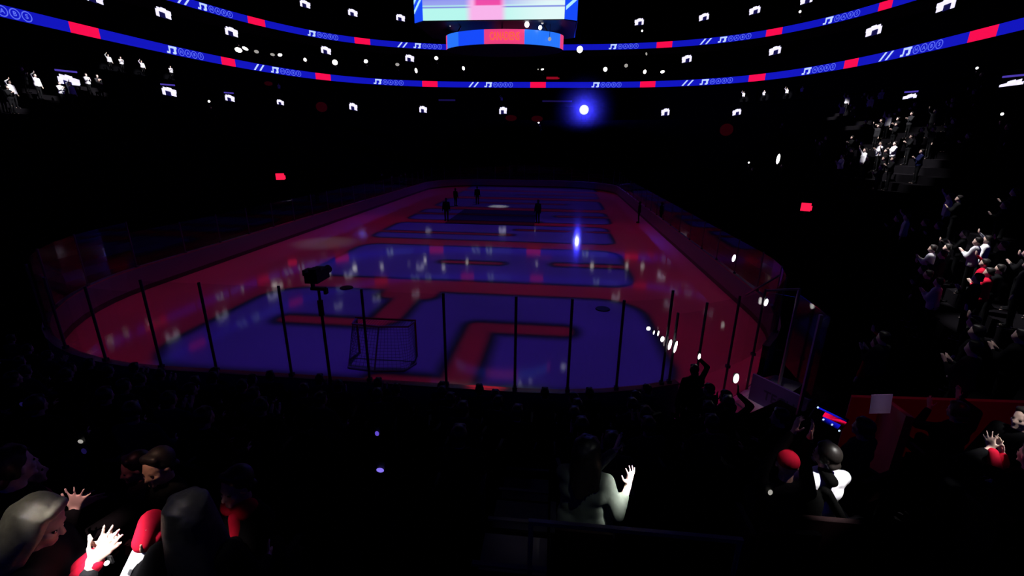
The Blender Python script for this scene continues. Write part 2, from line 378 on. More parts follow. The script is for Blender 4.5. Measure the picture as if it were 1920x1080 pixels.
# ------------------------------------------------------------------ ribbon boards
def ribbon(name, O, zc, h, reds, groups, label):
    root = thing(name, label, 'led ribbon')
    T = [1.25*PI-2*PI*i/2400 for i in range(2401)]
    P = [Vector((sup(t, *O)*math.cos(t), sup(t, *O)*math.sin(t))) for t in T]
    L = [0.0]
    for p, q in zip(P, P[1:]): L.append(L[-1]+(q-p).length)
    def at(s):
        s = max(0, min(L[-1], s)); lo, hi = 0, len(L)-1
        while hi-lo > 1:
            m = (lo+hi)//2
            if L[m] <= s: lo = m
            else: hi = m
        f = (s-L[lo])/(L[hi]-L[lo]+1e-9); p = P[lo].lerp(P[hi], f); tn = (P[hi]-P[lo]).normalized()
        return p, Vector((tn.y, -tn.x))       # point, inward normal (clockwise travel)
    cuts = sorted(set([L[-1]*i/300 for i in range(301)]+[x for a_ in reds for x in a_])); g = MB()
    for s0, s1 in zip(cuts, cuts[1:]):
        m = (s0+s1)/2; isr = any(a_ <= m <= b_ for a_, b_ in reds)
        (p, n0), (q, n1) = at(s0), at(s1); z0, z1 = zc-h/2, zc+h/2; b0, b1 = p-n0*.16, q-n1*.16
        g.add([(p.x, p.y, z0), (q.x, q.y, z0), (q.x, q.y, z1), (p.x, p.y, z1)], [(0, 1, 2, 3)], 1 if isr else 0)
        g.add([(b0.x, b0.y, z0), (b1.x, b1.y, z0), (q.x, q.y, z0), (p.x, p.y, z0)], [(0, 1, 2, 3)], 2)
        g.add([(p.x, p.y, z1), (q.x, q.y, z1), (b1.x, b1.y, z1), (b0.x, b0.y, z1)], [(0, 1, 2, 3)], 2)
    g.build('display_strip', [E_BLUE, E_RED, BLACK], root)
    def put(mb, vs, fs, s, k=h):
        W = []
        for v in vs:
            p, n_ = at(s+v[0]); p = p+n_*.04; W.append((p.x, p.y, zc+v[1]*k))
        mb.add(W, fs)
    quad = lambda x0, y0, x1, y1, sk=0: ([(x0, y0), (x1, y0), (x1+sk, y1), (x0+sk, y1)], [(0, 1, 2, 3)])
    HABS = [textmesh(c, .52, .012) for c in 'HABS']
    for e, sl in groups:
        s = e-6.3; gw, gr = MB(), MB()
        if sl:
            for k in (0, 1.05): put(gw, *quad(k, -.44, k+.34, .44, .85), s-3.3)
        # music-note emblem: two stems, a beam and two feet
        put(gw, *quad(.45, -.22, .68, .42), s); put(gw, *quad(.12, -.42, .62, -.2), s); put(gw, *quad(.45, .2, 1.75, .44), s)
        put(gw, *quad(1.25, -.34, 1.62, .44), s); put(gw, *quad(1.05, -.42, 1.5, -.2), s)
        for j in range(4):
            cx = 2.45+1.08*j; vs = []; nn = 22
            for rr_ in (.44, .36):
                for k in range(nn): vs.append((cx+1.12*rr_*math.cos(2*PI*k/nn), rr_*math.sin(2*PI*k/nn)))
            put(gr, vs, [(k, (k+1) % nn, nn+(k+1) % nn, nn+k) for k in range(nn)], s)
            tv, tf = HABS[j]; put(gr, [(cx+v.x*1.15, v.y) for v in tv], tf, s)
        gw.build('emblem_lettering', E_TXT, root); gr.build('ringed_lettering', E_RING, root)
    return root
ribbon('ribbon_board', LOWER, 18.0, 1.12,
       [(57.14, 60.55), (78.97, 81.54), (97.43, 100.46), (118.97, 122.17), (141.91, 145.16), (164.47, 167.45), (184.88, 187.91), (202.27, 204.69), (220.96, 224.28), (243, 246.2), (264, 267.2), (36, 39.2), (15, 18.2)],
       [(53.5, 1), (75.87, 0), (94.6, 1), (115.23, 0), (138.34, 1), (160.87, 0), (182.1, 1), (200.9, 0), (217.87, 1), (239, 0), (260, 1), (32, 0)],
       'lower curved blue led ribbon with red blocks running above the section signs')
ribbon('ribbon_board', UPPER, 25.93, 1.12,
       [(92.22, 95.46), (113.04, 116.2), (134.2, 137.4), (151.6, 154.8), (176.77, 179.84), (197.25, 200.11), (216.2, 218.3), (237, 240.2), (258, 261.2), (70, 73.2), (49, 52.2)],
       [(89.56, 1), (109.86, 0), (131.34, 1), (147.0, 0), (173.26, 0), (194.74, 1), (213.41, 0), (234, 1), (67, 0)],
       'upper curved blue led ribbon with red blocks passing behind the scoreboard')

# ------------------------------------------------------------------ scoreboard
def screen_mat():
    m = bpy.data.materials.new('live_video_picture'); m.use_nodes = True; nt = m.node_tree; L = nt.links.new
    b = nt.nodes['Principled BSDF']; b.inputs['Base Color'].default_value = (.02, .02, .02, 1)
    tc = nt.nodes.new('ShaderNodeTexCoord'); sp = nt.nodes.new('ShaderNodeSeparateXYZ'); L(tc.outputs['Object'], sp.inputs[0])
    def MR(src, a, b_, sm=True):
        n_ = nt.nodes.new('ShaderNodeMapRange'); n_.interpolation_type = 'SMOOTHSTEP' if sm else 'LINEAR'
        n_.inputs['From Min'].default_value = a; n_.inputs['From Max'].default_value = b_; L(src, n_.inputs['Value']); return n_.outputs['Result']
    def MX(f, A_, B_):
        n_ = nt.nodes.new('ShaderNodeMix'); n_.data_type = 'RGBA'
        for s_, v in ((n_.inputs['Factor'], f), (n_.inputs['A'], A_), (n_.inputs['B'], B_)):
            if isinstance(v, (tuple, float)): s_.default_value = v
            else: L(v, s_)
        return n_.outputs['Result']
    def MU(op, a_, b_):
        n_ = nt.nodes.new('ShaderNodeMath'); n_.operation = op
        for i, v in enumerate((a_, b_)):
            if isinstance(v, (int, float)): n_.inputs[i].default_value = v
            else: L(v, n_.inputs[i])
        return n_.outputs[0]
    X, Z = sp.outputs['X'], sp.outputs['Z']          # z = 0 at the screen's bottom edge
    nz = nt.nodes.new('ShaderNodeTexNoise'); nz.inputs['Scale'].default_value = .5; L(tc.outputs['Object'], nz.inputs['Vector'])
    base = MX(MR(Z, .85, 1.0), (.50, .98, .90, 1), (.34, .38, .92, 1))
    base = MX(MR(X, -1.0, 4.5), base, (.80, 1, 1, 1))
    base = MX(MU('MULTIPLY', MR(Z, 1.0, 1.7), MR(X, -1.5, -5.5)), base, (.20, .22, .80, 1))
    for z0, w, c in ((.78, .05, (.25, .3, .8, 1)), (1.45, .05, (.3, .3, .85, 1))):
        base = MX(MU('MULTIPLY', MR(Z, z0-w, z0), MR(Z, z0+2*w, z0+w)), base, c)
    pink = MU('MULTIPLY', MR(X, -2.1, -1.4), MR(X, 1.1, .5))
    base = MX(pink, base, (1, .48, .88, 1))
    mag = MU('MULTIPLY', MU('MULTIPLY', MR(X, -1.5, -1.1), MR(X, .9, .4)), MU('MULTIPLY', MR(Z, .85, .95), MR(Z, 1.5, 1.3)))
    base = MX(mag, base, (.92, .08, .42, 1))
    d1 = MU('MULTIPLY', MU('MULTIPLY', MR(X, .95, 1.2), MR(X, 2.5, 2.3)), MR(Z, 1.25, 1.4))
    d1 = MU('MULTIPLY', d1, MR(nz.outputs['Fac'], .42, .52))
    base = MX(d1, base, (.04, .02, .12, 1))
    base = MX(MR(Z, 1.9, 2.6), base, (.012, .013, .04, 1))   # upper picture kept dark so the screen throws less light on the ice
    L(base, b.inputs['Emission Color']); b.inputs['Emission Strength'].default_value = .95
    return m
sb = thing('scoreboard', 'hanging scoreboard cube with bright video screen above a curved blue led ring', 'scoreboard', (.45, 0, 0))
zb = 14.72
foot = [(-5.55, -3.2), (4.62, -3.2), (5.5, -2.7), (5.5, 2.7), (4.62, 3.2), (-5.55, 3.2), (-6.35, 2.5), (-6.35, -2.5)]
g = MB(); n = len(foot)
g.add([(x*.995, y*.98, zb) for x, y in foot]+[(x*.995, y*.98, zb+7) for x, y in foot], [tuple(range(n-1, -1, -1)), tuple(range(n, 2*n))]+[(i, (i+1) % n, n+(i+1) % n, n+i) for i in range(n)])
g.build('housing', BLACK, sb)
def facade(p, q, m, name, off=.02, z0=zb+.05, z1=zb+6.9, parent=sb):
    p, q = Vector(p), Vector(q); d = (q-p); nrm = Vector((d.y, -d.x)).normalized(); L_ = d.length
    me = MB(); me.add([(-L_/2, 0, 0), (L_/2, 0, 0), (L_/2, 0, z1-z0), (-L_/2, 0, z1-z0), (-L_/2, .05, 0), (L_/2, .05, 0), (L_/2, .05, z1-z0), (-L_/2, .05, z1-z0)],
                      [(0, 1, 2, 3), (5, 4, 7, 6), (1, 5, 6, 2), (4, 0, 3, 7), (4, 5, 1, 0), (3, 2, 6, 7)])
    o = me.build(name, m, parent)
    c = (p+q)/2+nrm*(off+.05); o.location = (c.x, c.y, z0); o.rotation_euler = (0, 0, math.atan2(d.y, d.x)); return o
SCR = screen_mat()
facade(foot[0], foot[1], SCR, 'video_screen'); DARKSCR = mat('dark_video_screen', (.01, .01, .012, 1), .3)
for i, j in ((4, 5), (2, 3), (6, 7)): facade(foot[i], foot[j], DARKSCR, 'video_screen')
for i, j in ((1, 2), (3, 4), (5, 6), (7, 0)):
    pc = facade(foot[i], foot[j], E_SCRB, 'corner_panel')
    w = (Vector(foot[j])-Vector(foot[i])).length/2
    g = MB()
    for k in range(5):
        z = .55+.62*k; g.add([(-w+.05, -.03, z), (w-.05, -.03, z+.75), (w-.05, -.03, z+1.0), (-w+.05, -.03, z+.25)], [(0, 1, 2, 3)])
    g.build('diagonal_stripe', E_STRIPE, pc)
# lower led ring: half ellipse towards the camera, blue with a red centre and red ends
ra_, rb_ = 4.62, 2.7; z0, z1 = 13.33, 14.3; g = MB(); NS = 96
def rp(t, k=1.0): return Vector((ra_*k*math.cos(t), rb_*k*math.sin(t)))
for i in range(NS):
    t0, t1 = 2*PI*i/NS, 2*PI*(i+1)/NS; p, q = rp(t0), rp(t1); mx_ = ((p+q)/2).x
    mi = 1 if abs(mx_-.32) < 1.38 or abs(mx_) > 4.38 else (2 if (mx_ > 1.3 or mx_ < -3.2) else 0)
    g.add([(p.x, p.y, z0), (q.x, q.y, z0), (q.x, q.y, z1), (p.x, p.y, z1)], [(0, 1, 2, 3)], mi)
    p2, q2 = rp(t0, .93), rp(t1, .93)
    g.add([(p.x, p.y, z0), (p2.x, p2.y, z0), (q2.x, q2.y, z0), (q.x, q.y, z0)], [(0, 1, 2, 3)], 3)
    g.add([(p.x, p.y, z1), (q.x, q.y, z1), (q2.x, q2.y, z1), (p2.x, p2.y, z1)], [(0, 1, 2, 3)], 3)
g.add([(*rp(2*PI*i/NS, .99), z0+.01) for i in range(NS)], [tuple(range(NS-1, -1, -1))], 3)
ring = g.build('led_ring', [E_SCRB, E_SCRR, E_SCRB2, BLACK], sb)
tv, tf = textmesh('CANADIENS', .46, .008); W = []
for v in tv:
    x = v.x*.86+.32; y = -rb_*math.sqrt(max(0, 1-(x/ra_)**2))-.04; W.append((x, y, (z0+z1)/2+v.y*1.6))
g = MB(); g.add(W, tf); g.build('lettering', E_SCRO, ring)
g = MB()
for x in (-3.5, 0, 3.5):
    for y in (-1.5, 1.5): g.bar((x, y, z1-.1), (x*.9, y, zb), .09)
g.build('ring_hangers', DKMETAL, sb)
g = MB()
for x in (-4, 3.5):
    for y in (-2, 2): g.bar((x, y, zb+7), (x, y, 37.7), .12)
g.build('hoist_cable', DKMETAL, sb)
for x, y, z, rad, m in ((1.95, -2.75, 14.55, .17, E_WHITE), (3.05, -2.4, 14.75, .1, E_DIMP), (2.9, -2.5, 14.4, .13, E_WHITE), (-3.9, -1.8, 14.75, .07, E_DIMP), (3.6, -2.0, 13.75, .12, E_DIMP)):
    g = MB(); g.ell((x, y, z), (rad, rad, rad*1.15)); sl = g.build('spot_lamp', m, sb); g = MB(); g.bar((x, y, z+rad), (x, y, zb), .03); g.build('lamp_stem', BLACK, sl)
hl = thing('hanging_lamp', 'round white lamp hanging on a cable beside the scoreboard ring', 'lamp', (6.3, -2.0, 13.05))
g = MB(); g.ell((0, 0, 0), (.22, .22, .23)); g.build('glowing_globe', E_WHITE, hl, True); g = MB(); g.bar((0, 0, .2), (.35, 0, 24.6), .025); g.build('cable', DKMETAL, hl)

# ------------------------------------------------------------------ projector lamps that draw the letters on the ice
def gobo(name, loc, energy, dim=1.0):
    ld = bpy.data.lights.new(name, 'SPOT'); ld.energy = energy; ld.spot_size = math.radians(100); ld.spot_blend = .05; ld.shadow_soft_size = .05
    ld.use_nodes = True; nt = ld.node_tree; L = nt.links.new; em = nt.nodes['Emission']
    def mth(op, a_, b_=None, clamp=False):
        n_ = nt.nodes.new('ShaderNodeMath'); n_.operation = op; n_.use_clamp = clamp
        for i, v in enumerate((a_, b_)):
            if v is None: continue
            if isinstance(v, (int, float)): n_.inputs[i].default_value = v
            else: L(v, n_.inputs[i])
        return n_.outputs[0]
    def ss(v, a_, b_):
        n_ = nt.nodes.new('ShaderNodeMapRange'); n_.interpolation_type = 'SMOOTHSTEP'
        n_.inputs['From Min'].default_value = a_; n_.inputs['From Max'].default_value = b_; L(v, n_.inputs['Value']); return n_.outputs['Result']
    tc = nt.nodes.new('ShaderNodeTexCoord'); sp = nt.nodes.new('ShaderNodeSeparateXYZ'); L(tc.outputs['Normal'], sp.inputs[0])
    kx = mth('DIVIDE', sp.outputs['X'], sp.outputs['Z']); ky = mth('DIVIDE', sp.outputs['Y'], sp.outputs['Z'])
    H = loc[2]
    X = mth('ADD', mth('MULTIPLY', kx, -H), loc[0]); Y = mth('ADD', mth('MULTIPLY', ky, -H), loc[1])
    flat = mth('POWER', mth('ADD', mth('ADD', mth('MULTIPLY', kx, kx), mth('MULTIPLY', ky, ky)), 1.0), 2.0)
    def box(x0, x1, y0, y1, r_):
        qx = mth('MAXIMUM', mth('SUBTRACT', mth('ABSOLUTE', mth('SUBTRACT', X, (x0+x1)/2)), (x1-x0)/2-r_), 0.0)
        qy = mth('MAXIMUM', mth('SUBTRACT', mth('ABSOLUTE', mth('SUBTRACT', Y, (y0+y1)/2)), (y1-y0)/2-r_), 0.0)
        return mth('SUBTRACT', mth('SQRT', mth('ADD', mth('MULTIPLY', qx, qx), mth('MULTIPLY', qy, qy))), r_)
    blue = [(-7.6, 8.9, -28.75, -20.65, 2.0), (-7.5, 9.1, -18.9, -11.2, 1.4), (-8, 9.2, -9.4, -2.8, 1.0), (-8, 9.8, -1.4, 5.4, 1.0),
            (-7.8, 10, 7.2, 14.5, 1.0), (-7.8, 10.2, 16.5, 23.4, 1.0), (-8, 10.6, 25.0, 30.3, .6)]
    slots = [(2.0, 3.0, -31, -24.1, .35), (2.0, 5.9, -24.95, -24.0, .4), (-1.75, -.6, -24.6, -20, .45), (-5.2, -.9, -24.95, -24.2, .3), (-2.5, .05, -21.8, -20, .6),
             (-.2, 2.6, -29.6, -28.3, .5), (5.0, 10, -15.4, -14.7, .3), (-1.3, 2.3, -15.6, -15.0, .3), (-9, 2, -7.3, -6.7, .3), (2, 11, -5.2, -4.7, .25),
             (-9, 3, 1.8, 2.5, .3), (5, 11, 2.0, 2.8, .3), (-4, 6, 10.6, 11.4, .3), (0, 11, 19.5, 20.4, .3)]
    dB = dR = None
    for q in blue: d = box(*q); dB = d if dB is None else mth('MINIMUM', dB, d)
    for q in slots: d = box(*q); dR = d if dR is None else mth('MINIMUM', dR, d)
    d = mth('MAXIMUM', dB, mth('MULTIPLY', dR, -1.0))
    fb = mth('SUBTRACT', 1.0, ss(d, -.55, .0)); fr = ss(d, -.08, .26)
    rink_ = mth('SUBTRACT', 1.0, ss(box(-13.3, 13.3, -30.9, 30.9, 8.9), -.7, .2))
    half = ss(Y, -1.6, 1.6)
    if loc[1] < 0: half = mth('SUBTRACT', 1.0, half)
    k = mth('MULTIPLY', mth('MULTIPLY', rink_, half), mth('MULTIPLY', flat, dim))
    # slow unevenness of the projected colour
    cmb = nt.nodes.new('ShaderNodeCombineXYZ'); L(X, cmb.inputs[0]); L(Y, cmb.inputs[1])
    nz = nt.nodes.new('ShaderNodeTexNoise'); nz.inputs['Scale'].default_value = .22; nz.inputs['Detail'].default_value = 2; L(cmb.outputs[0], nz.inputs['Vector'])
    un = mth('ADD', mth('MULTIPLY', nz.outputs['Fac'], .8), .6)
    out = nt.nodes.new('ShaderNodeCombineXYZ')
    for i, (cb, cr) in enumerate(((.0105, .053), (.0028, .0001), (.080, .0035))):
        L(mth('MULTIPLY', mth('MULTIPLY', mth('ADD', mth('MULTIPLY', fb, cb), mth('MULTIPLY', fr, cr)), un), k), out.inputs[i])
    L(out.outputs[0], em.inputs['Color']); em.inputs['Strength'].default_value = 1.0
    o = bpy.data.objects.new(name, ld); col.objects.link(o); o.location = loc; return o
GE = 4*PI*900*PI/.52
gobo('projector_lamp', (0, -19, 30), GE, 1.0); gobo('projector_lamp', (0, 19, 30), GE, .55)

def spot(target, src, radius, L_, color=(1, .97, .98), blend=.5, soft=.15):
    """a narrow spot aimed at one target, many added for effect alone: L_ is the brightness it gives a white surface facing it"""
    t, s = Vector(target), Vector(src); d = (t-s).length
    ld = bpy.data.lights.new('aimed_spot', 'SPOT'); ld.energy = L_*PI*4*PI*d*d/.75; ld.color = color
    ld.spot_size = 2*math.atan(radius/d); ld.spot_blend = blend; ld.shadow_soft_size = soft
    o = bpy.data.objects.new('aimed_spot', ld); col.objects.link(o); o.location = s
    o.rotation_euler = (t-s).to_track_quat('-Z', 'Y').to_euler(); return o
spot((-1.0, 8.2, 0), (-3, 22, 28), 1.3, .40, blend=1); spot((-10, -11.6, 0), (-14, -6, 24), 2.4, .05, (1, .8, .9), blend=1)
# ------------------------------------------------------------------ lit signs over the section portals
ORD = ['first', 'second', 'third', 'fourth', 'fifth', 'sixth', 'seventh', 'eighth', 'ninth', 'tenth', 'eleventh', 'twelfth']
def sign(P, w, h, label, bar, group, hut, flip):
    t = thing('portal_sign', label, 'sign', P, math.atan2(-P[1]-10, -P[0])+PI/2, group); f = -1 if flip else 1
    # local: -y faces the rink; the lit lintel and jambs slope with the raked seating
    sk = (-f)*.34*min(1, abs(P[0])/38)*h/w
    def qd(g, x0, x1, z0, z1, y0, y1):
        S_ = lambda x, z: z+sk*x
        vs = [(x, y, S_(x, z)) for y in (y0, y1) for (x, z) in ((x0, z0), (x1, z0), (x1, z1), (x0, z1))]
        g.add(vs, [(0, 1, 2, 3), (7, 6, 5, 4), (0, 4, 5, 1), (1, 5, 6, 2), (2, 6, 7, 3), (3, 7, 4, 0)])
    X_ = lambda u: f*u*w
    def span(g, u0, u1, z0, z1, y0=-.12, y1=0.0): a_, b_ = sorted((X_(u0), X_(u1))); qd(g, a_, b_, z0*h, z1*h, y0, y1)
    g = MB(); span(g, -.36, .5, .08, .42); span(g, .12, .46, -.3, .1); span(g, -.46, -.26, -.42, .22); span(g, -.1, .2, .36, .5); g.build('glowing_frame', E_SIGN, t)
    g = MB(); span(g, -.26, .14, -.4, .1, -.05, 0); g.build('doorway', E_DOOR, t)
    if bar: g = MB(); g.box((0, -.05, h*.78), (w*.5, .04, .09)); g.build('light_bar', E_SIGNB, t)
    g = MB(); g.box((0, .12, -.05*h), (w*.5, .11, h*.5)); g.build('housing', WALLM, t)
    if hut: g = MB(); g.box((0, .8, -1.2), (w*.6, .6, 1.2+h*.35)); g.build('portal_wall', WALLM, t)
    return t
S1 = [(-49.38, 10.11, 12.13, 1.9, 1.5, 1), (-48.96, 23.38, 12.45, 1.7, 1.2, 1), (-47.73, 33.94, 12.55, 1.35, 1.05, 1), (-45.19, 43.75, 12.7, 1.15, .95, 0), (-37.15, 56.27, 12.85, 1.6, 1.5, 0),
      (-24.48, 62.85, 12.84, 1.65, 1.5, 0), (-7.35, 64.58, 12.83, 1.7, 1.6, 0), (26.35, 62.31, 12.6, 1.65, 1.5, 0), (37.99, 55.45, 12.27, 1.5, 1.2, 0), (48.7, 26.68, 12.3, 1.4, 1.0, 1), (49.33, 13.82, 12.17, 1.8, 1.4, 1)]
def inward(P, d):
    l = math.hypot(P[0], P[1]); return (P[0]*(1-d/l), P[1]*(1-d/l), P[2])
for i, (x, y, z, w, h, b) in enumerate(S1):
    sign(inward((x, y, z), .1), w, h, f'white glowing portal sign under the lower ribbon, {ORD[i]} from the left', b, 'portal signs under the lower ribbon', False, x > 0)
S2 = [(-55.84, 21.34, 23.3), (-55.83, 32.63, 24.1), (-52.8, 43.65, 23.8), (-44.01, 60.36, 23.75), (-29.12, 69.67, 23.7), (30.95, 67.93, 23.1), (44.3, 57.81, 22.85), (51.82, 41.95, 22.8), (55.49, 33.74, 24.05)]
for i, p in enumerate(S2):
    sign(inward(p, 1.4), 1.95, 1.5, f'white glowing portal sign in the seats between the two ribbons, {ORD[i]} from the left', 0, 'portal signs between the two ribbons', True, p[0] > 0)
S3 = [(-48.89, 63.18, 32.8), (-41.6, 69.96, 32.75), (-32.55, 75.32, 32.9), (21.76, 76.72, 31.85), (34.65, 72.91, 31.8), (42.96, 67.56, 31.65), (49.62, 61.06, 31.75)]
for i, p in enumerate(S3):
    sign(inward(p, 1.4), 2.0, 1.45, f'white glowing portal sign in the top seats above the upper ribbon, {ORD[i]} from the left', 0, 'portal signs above the upper ribbon', True, p[0] > 0)

def face_rink(x, y): return math.atan2(-8-y, -x)-PI/2         # rotation that turns +y to the rink
def small_light(name, P, w, h, m, label, cat, group=None, tilt=0.0, depth=.1):
    t = thing(name, label, cat, P, face_rink(P[0], P[1]), group)
    g = MB(); R = Matrix.Rotation(tilt, 3, 'Y'); g.ell((0, 0, 0), (w/2, depth/2, h/2), R=R, seg=14, rings=8); g.build('glowing_lens', m, t, True)
    g = MB(); g.box((0, -depth*.6, 0), (max(.04, w*.4), .02, max(.06, h*.4))); g.build('phone_body' if 'phone' in name else 'lamp_housing', BLACK, t); return t
# red lights on the side stands
def redlight(P, w, h, m, label, group=None):
    t = thing('red_exit_light', label, 'exit light', P, math.atan2(-39-P[1], 5-P[0])-PI/2, group)
    g = MB()
    if m is E_REDDIM: g.ell((0, .06, 0), (w/2, .05, h/2))
    else: g.box((0, .06, 0), (w/2, .05, h/2)); g.box((-w*.45, .05, -h*.1), (w*.18, .05, h*.28))
    g.build('glowing_panel', m, t)
    g = MB(); g.box((0, -.02, 0), (w*.5, .03, h*.55)); g.box((0, -.02, -h), (.05, .03, h)); g.build('bracket', BLACK, t)
redlight((-17.28, -3.96, 3.58), .62, .50, E_REDSIGN, 'bright red exit light above the dark stand beside the far boards on the net side')
redlight((17.33, -15.79, 3.6), .42, .38, E_REDSIGN, 'bright red exit light in the dark stand opposite, near the tall glass posts')
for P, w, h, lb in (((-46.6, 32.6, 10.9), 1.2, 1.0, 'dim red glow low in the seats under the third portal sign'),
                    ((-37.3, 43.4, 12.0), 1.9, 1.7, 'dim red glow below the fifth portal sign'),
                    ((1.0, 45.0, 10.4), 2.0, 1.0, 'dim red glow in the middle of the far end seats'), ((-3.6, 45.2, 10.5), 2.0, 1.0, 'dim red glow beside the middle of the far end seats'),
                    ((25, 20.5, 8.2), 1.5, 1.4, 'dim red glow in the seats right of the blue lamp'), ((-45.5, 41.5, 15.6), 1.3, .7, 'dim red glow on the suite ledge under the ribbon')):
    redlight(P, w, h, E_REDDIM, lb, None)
redlight((2.95, 65.3, 19.4), 2.4, .45, mat('soft_red_light', (.3, .02, .03, 1), .5, emit=(1, .01, .05, 1), es=.25), 'thin red light strip just above the lower ribbon near its middle')
for P, w, lb in (((-19.2, 62.9, 14.8), 3.4, 'dim violet strip light under the lower ribbon beside the sixth portal sign'), ((4.2, 63.4, 14.75), 6.0, 'thin dim strip light beside the blue lamp')):
    g = MB(); g.box((0, 0, 0), (w/2, .06, .10)); g.box((0, .08, 0), (w/2+.1, .04, .16)); t = tag(g.build('strip_light', E_PURPLE, loc=P), lb, 'light')

# ------------------------------------------------------------------ blue stage lamp and its haze
LP = Vector((9.33, 51.6, 12.32))
t = thing('stage_lamp', 'intense blue stage lamp glaring from the far end above the seats', 'lamp', LP)
g = MB(); g.ell((0, -.25, 0), (.85, .4, .85), seg=24, rings=14); g.build('lens', mat('blue_white_lens', (.5, .5, .9, 1), .3, emit=(.50, .55, 1, 1), es=1.7), t, True)
g = MB(); g.cyl((0, .0, 0), (0, .9, 0), .95, .6); g.build('lamp_head', BLACK, t)
g = MB(); g.box((-.85, .4, -.2), (.07, .2, .6)); g.box((.85, .4, -.2), (.07, .2, .6)); g.box((0, .4, -.85), (.92, .25, .12)); g.box((0, .4, -1.4), (.5, .4, .55)); g.build('yoke', BLACK, t)
ld = bpy.data.lights.new('stage_lamp_light', 'POINT'); ld.energy = 5000; ld.color = (.035, .035, 1); ld.shadow_soft_size = .3
o = bpy.data.objects.new('stage_lamp_light', ld); col.objects.link(o); o.location = LP+Vector((0, -.9, 0))
hz = bpy.data.materials.new('blue_lit_haze'); hz.use_nodes = True; nt = hz.node_tree; nt.nodes.clear(); L = nt.links.new
out = nt.nodes.new('ShaderNodeOutputMaterial'); vs = nt.nodes.new('ShaderNodeVolumeScatter'); tc = nt.nodes.new('ShaderNodeTexCoord'); ln = nt.nodes.new('ShaderNodeVectorMath'); ln.operation = 'LENGTH'
mr = nt.nodes.new('ShaderNodeMapRange'); mr.interpolation_type = 'SMOOTHSTEP'; mr.inputs['From Min'].default_value = 7.5; mr.inputs['From Max'].default_value = .5; mr.inputs['To Max'].default_value = 1.0
L(tc.outputs['Object'], ln.inputs[0]); L(ln.outputs['Value'], mr.inputs['Value']); pwr = nt.nodes.new('ShaderNodeMath'); pwr.operation = 'POWER'; pwr.inputs[1].default_value = 2.3; L(mr.outputs['Result'], pwr.inputs[0]); mlt = nt.nodes.new('ShaderNodeMath'); mlt.operation = 'MULTIPLY'; mlt.inputs[1].default_value = .05; L(pwr.outputs[0], mlt.inputs[0]); L(mlt.outputs[0], vs.inputs['Density']); L(vs.outputs[0], out.inputs['Volume'])
g = MB(); g.ell((0, 0, 0), (7.6, 7.6, 7.6), seg=32, rings=20)
tag(g.build('haze', hz, loc=LP+Vector((0, -.6, 0))), 'blue lit smoke haze around the stage lamp', 'haze', kind='stuff')

# ------------------------------------------------------------------ people
def remesh(mb, voxel, smooth=4, fac=.5):
    o = link('tmp_body', mb.mesh('tmp_body'))
    m = o.modifiers.new('r', 'REMESH'); m.mode = 'VOXEL'; m.voxel_size = voxel; m.use_smooth_shade = True
    if smooth: s = o.modifiers.new('s', 'SMOOTH'); s.factor = fac; s.iterations = smooth
    dg = bpy.context.evaluated_depsgraph_get(); dg.update()
    me = bpy.data.meshes.new_from_object(o.evaluated_get(dg)); old = o.data
    bpy.data.objects.remove(o); bpy.data.meshes.remove(old)
    me.polygons.foreach_set('use_smooth', [True]*len(me.polygons)); return me
V3 = Vector
def ik(S, W, l1, l2, pole):
    d = W-S; L_ = min(d.length, (l1+l2)*.999); d.normalize(); W = S+d*L_
    a = (l1*l1-l2*l2+L_*L_)/(2*L_); h = math.sqrt(max(0, l1*l1-a*a)); p = (pole-d*pole.dot(d)).normalized()
    return S+d*a+p*h, W
def hand(mb, W, F, N, th, curl=.35, spread=.16, sc=1.0):
    """palm, five separate unequal fingers and a thumb from the side of the palm; th = thumb side vector"""
    F, N, T = V3(F).normalized(), V3(N).normalized(), V3(th).normalized()
    offs = (.030, .010, -.010, -.029); lens = (.070, .079, .073, .056); pal = (.088, .092, .088, .080)
    for o_, p_ in zip(offs, pal): mb.cap(W+T*o_*.55, W+(T*o_+F*p_)*sc, .0135*sc, .0115*sc, 8, 3)
    mb.cap(W+T*.018, W+F*.05+T*.022, .015, .013, 8, 3)
    for i, (o_, l_, p_) in enumerate(zip(offs, lens, pal)):
        p = W+(T*o_+F*p_)*sc; d = (F+T*(spread*(1.5-i)/1.5)).normalized(); r0 = .0092*sc
        for j, fr in enumerate((.44, .31, .25)):
            q = p+d*l_*fr*sc; mb.cap(p, q, r0, r0*.93, 8, 3); p = q; r0 *= .93
            d = (d+N*curl*(.8+.2*j)).normalized()
    p = W+(T*.026+F*.022)*sc; d = (T*.8+F*.6+N*.25).normalized(); r0 = .0115*sc
    for l_ in (.036, .031, .026):
        q = p+d*l_*sc; mb.cap(p, q, r0, r0*.92, 8, 3); p = q; r0 *= .92; d = (d*.75+F*.45).normalized()

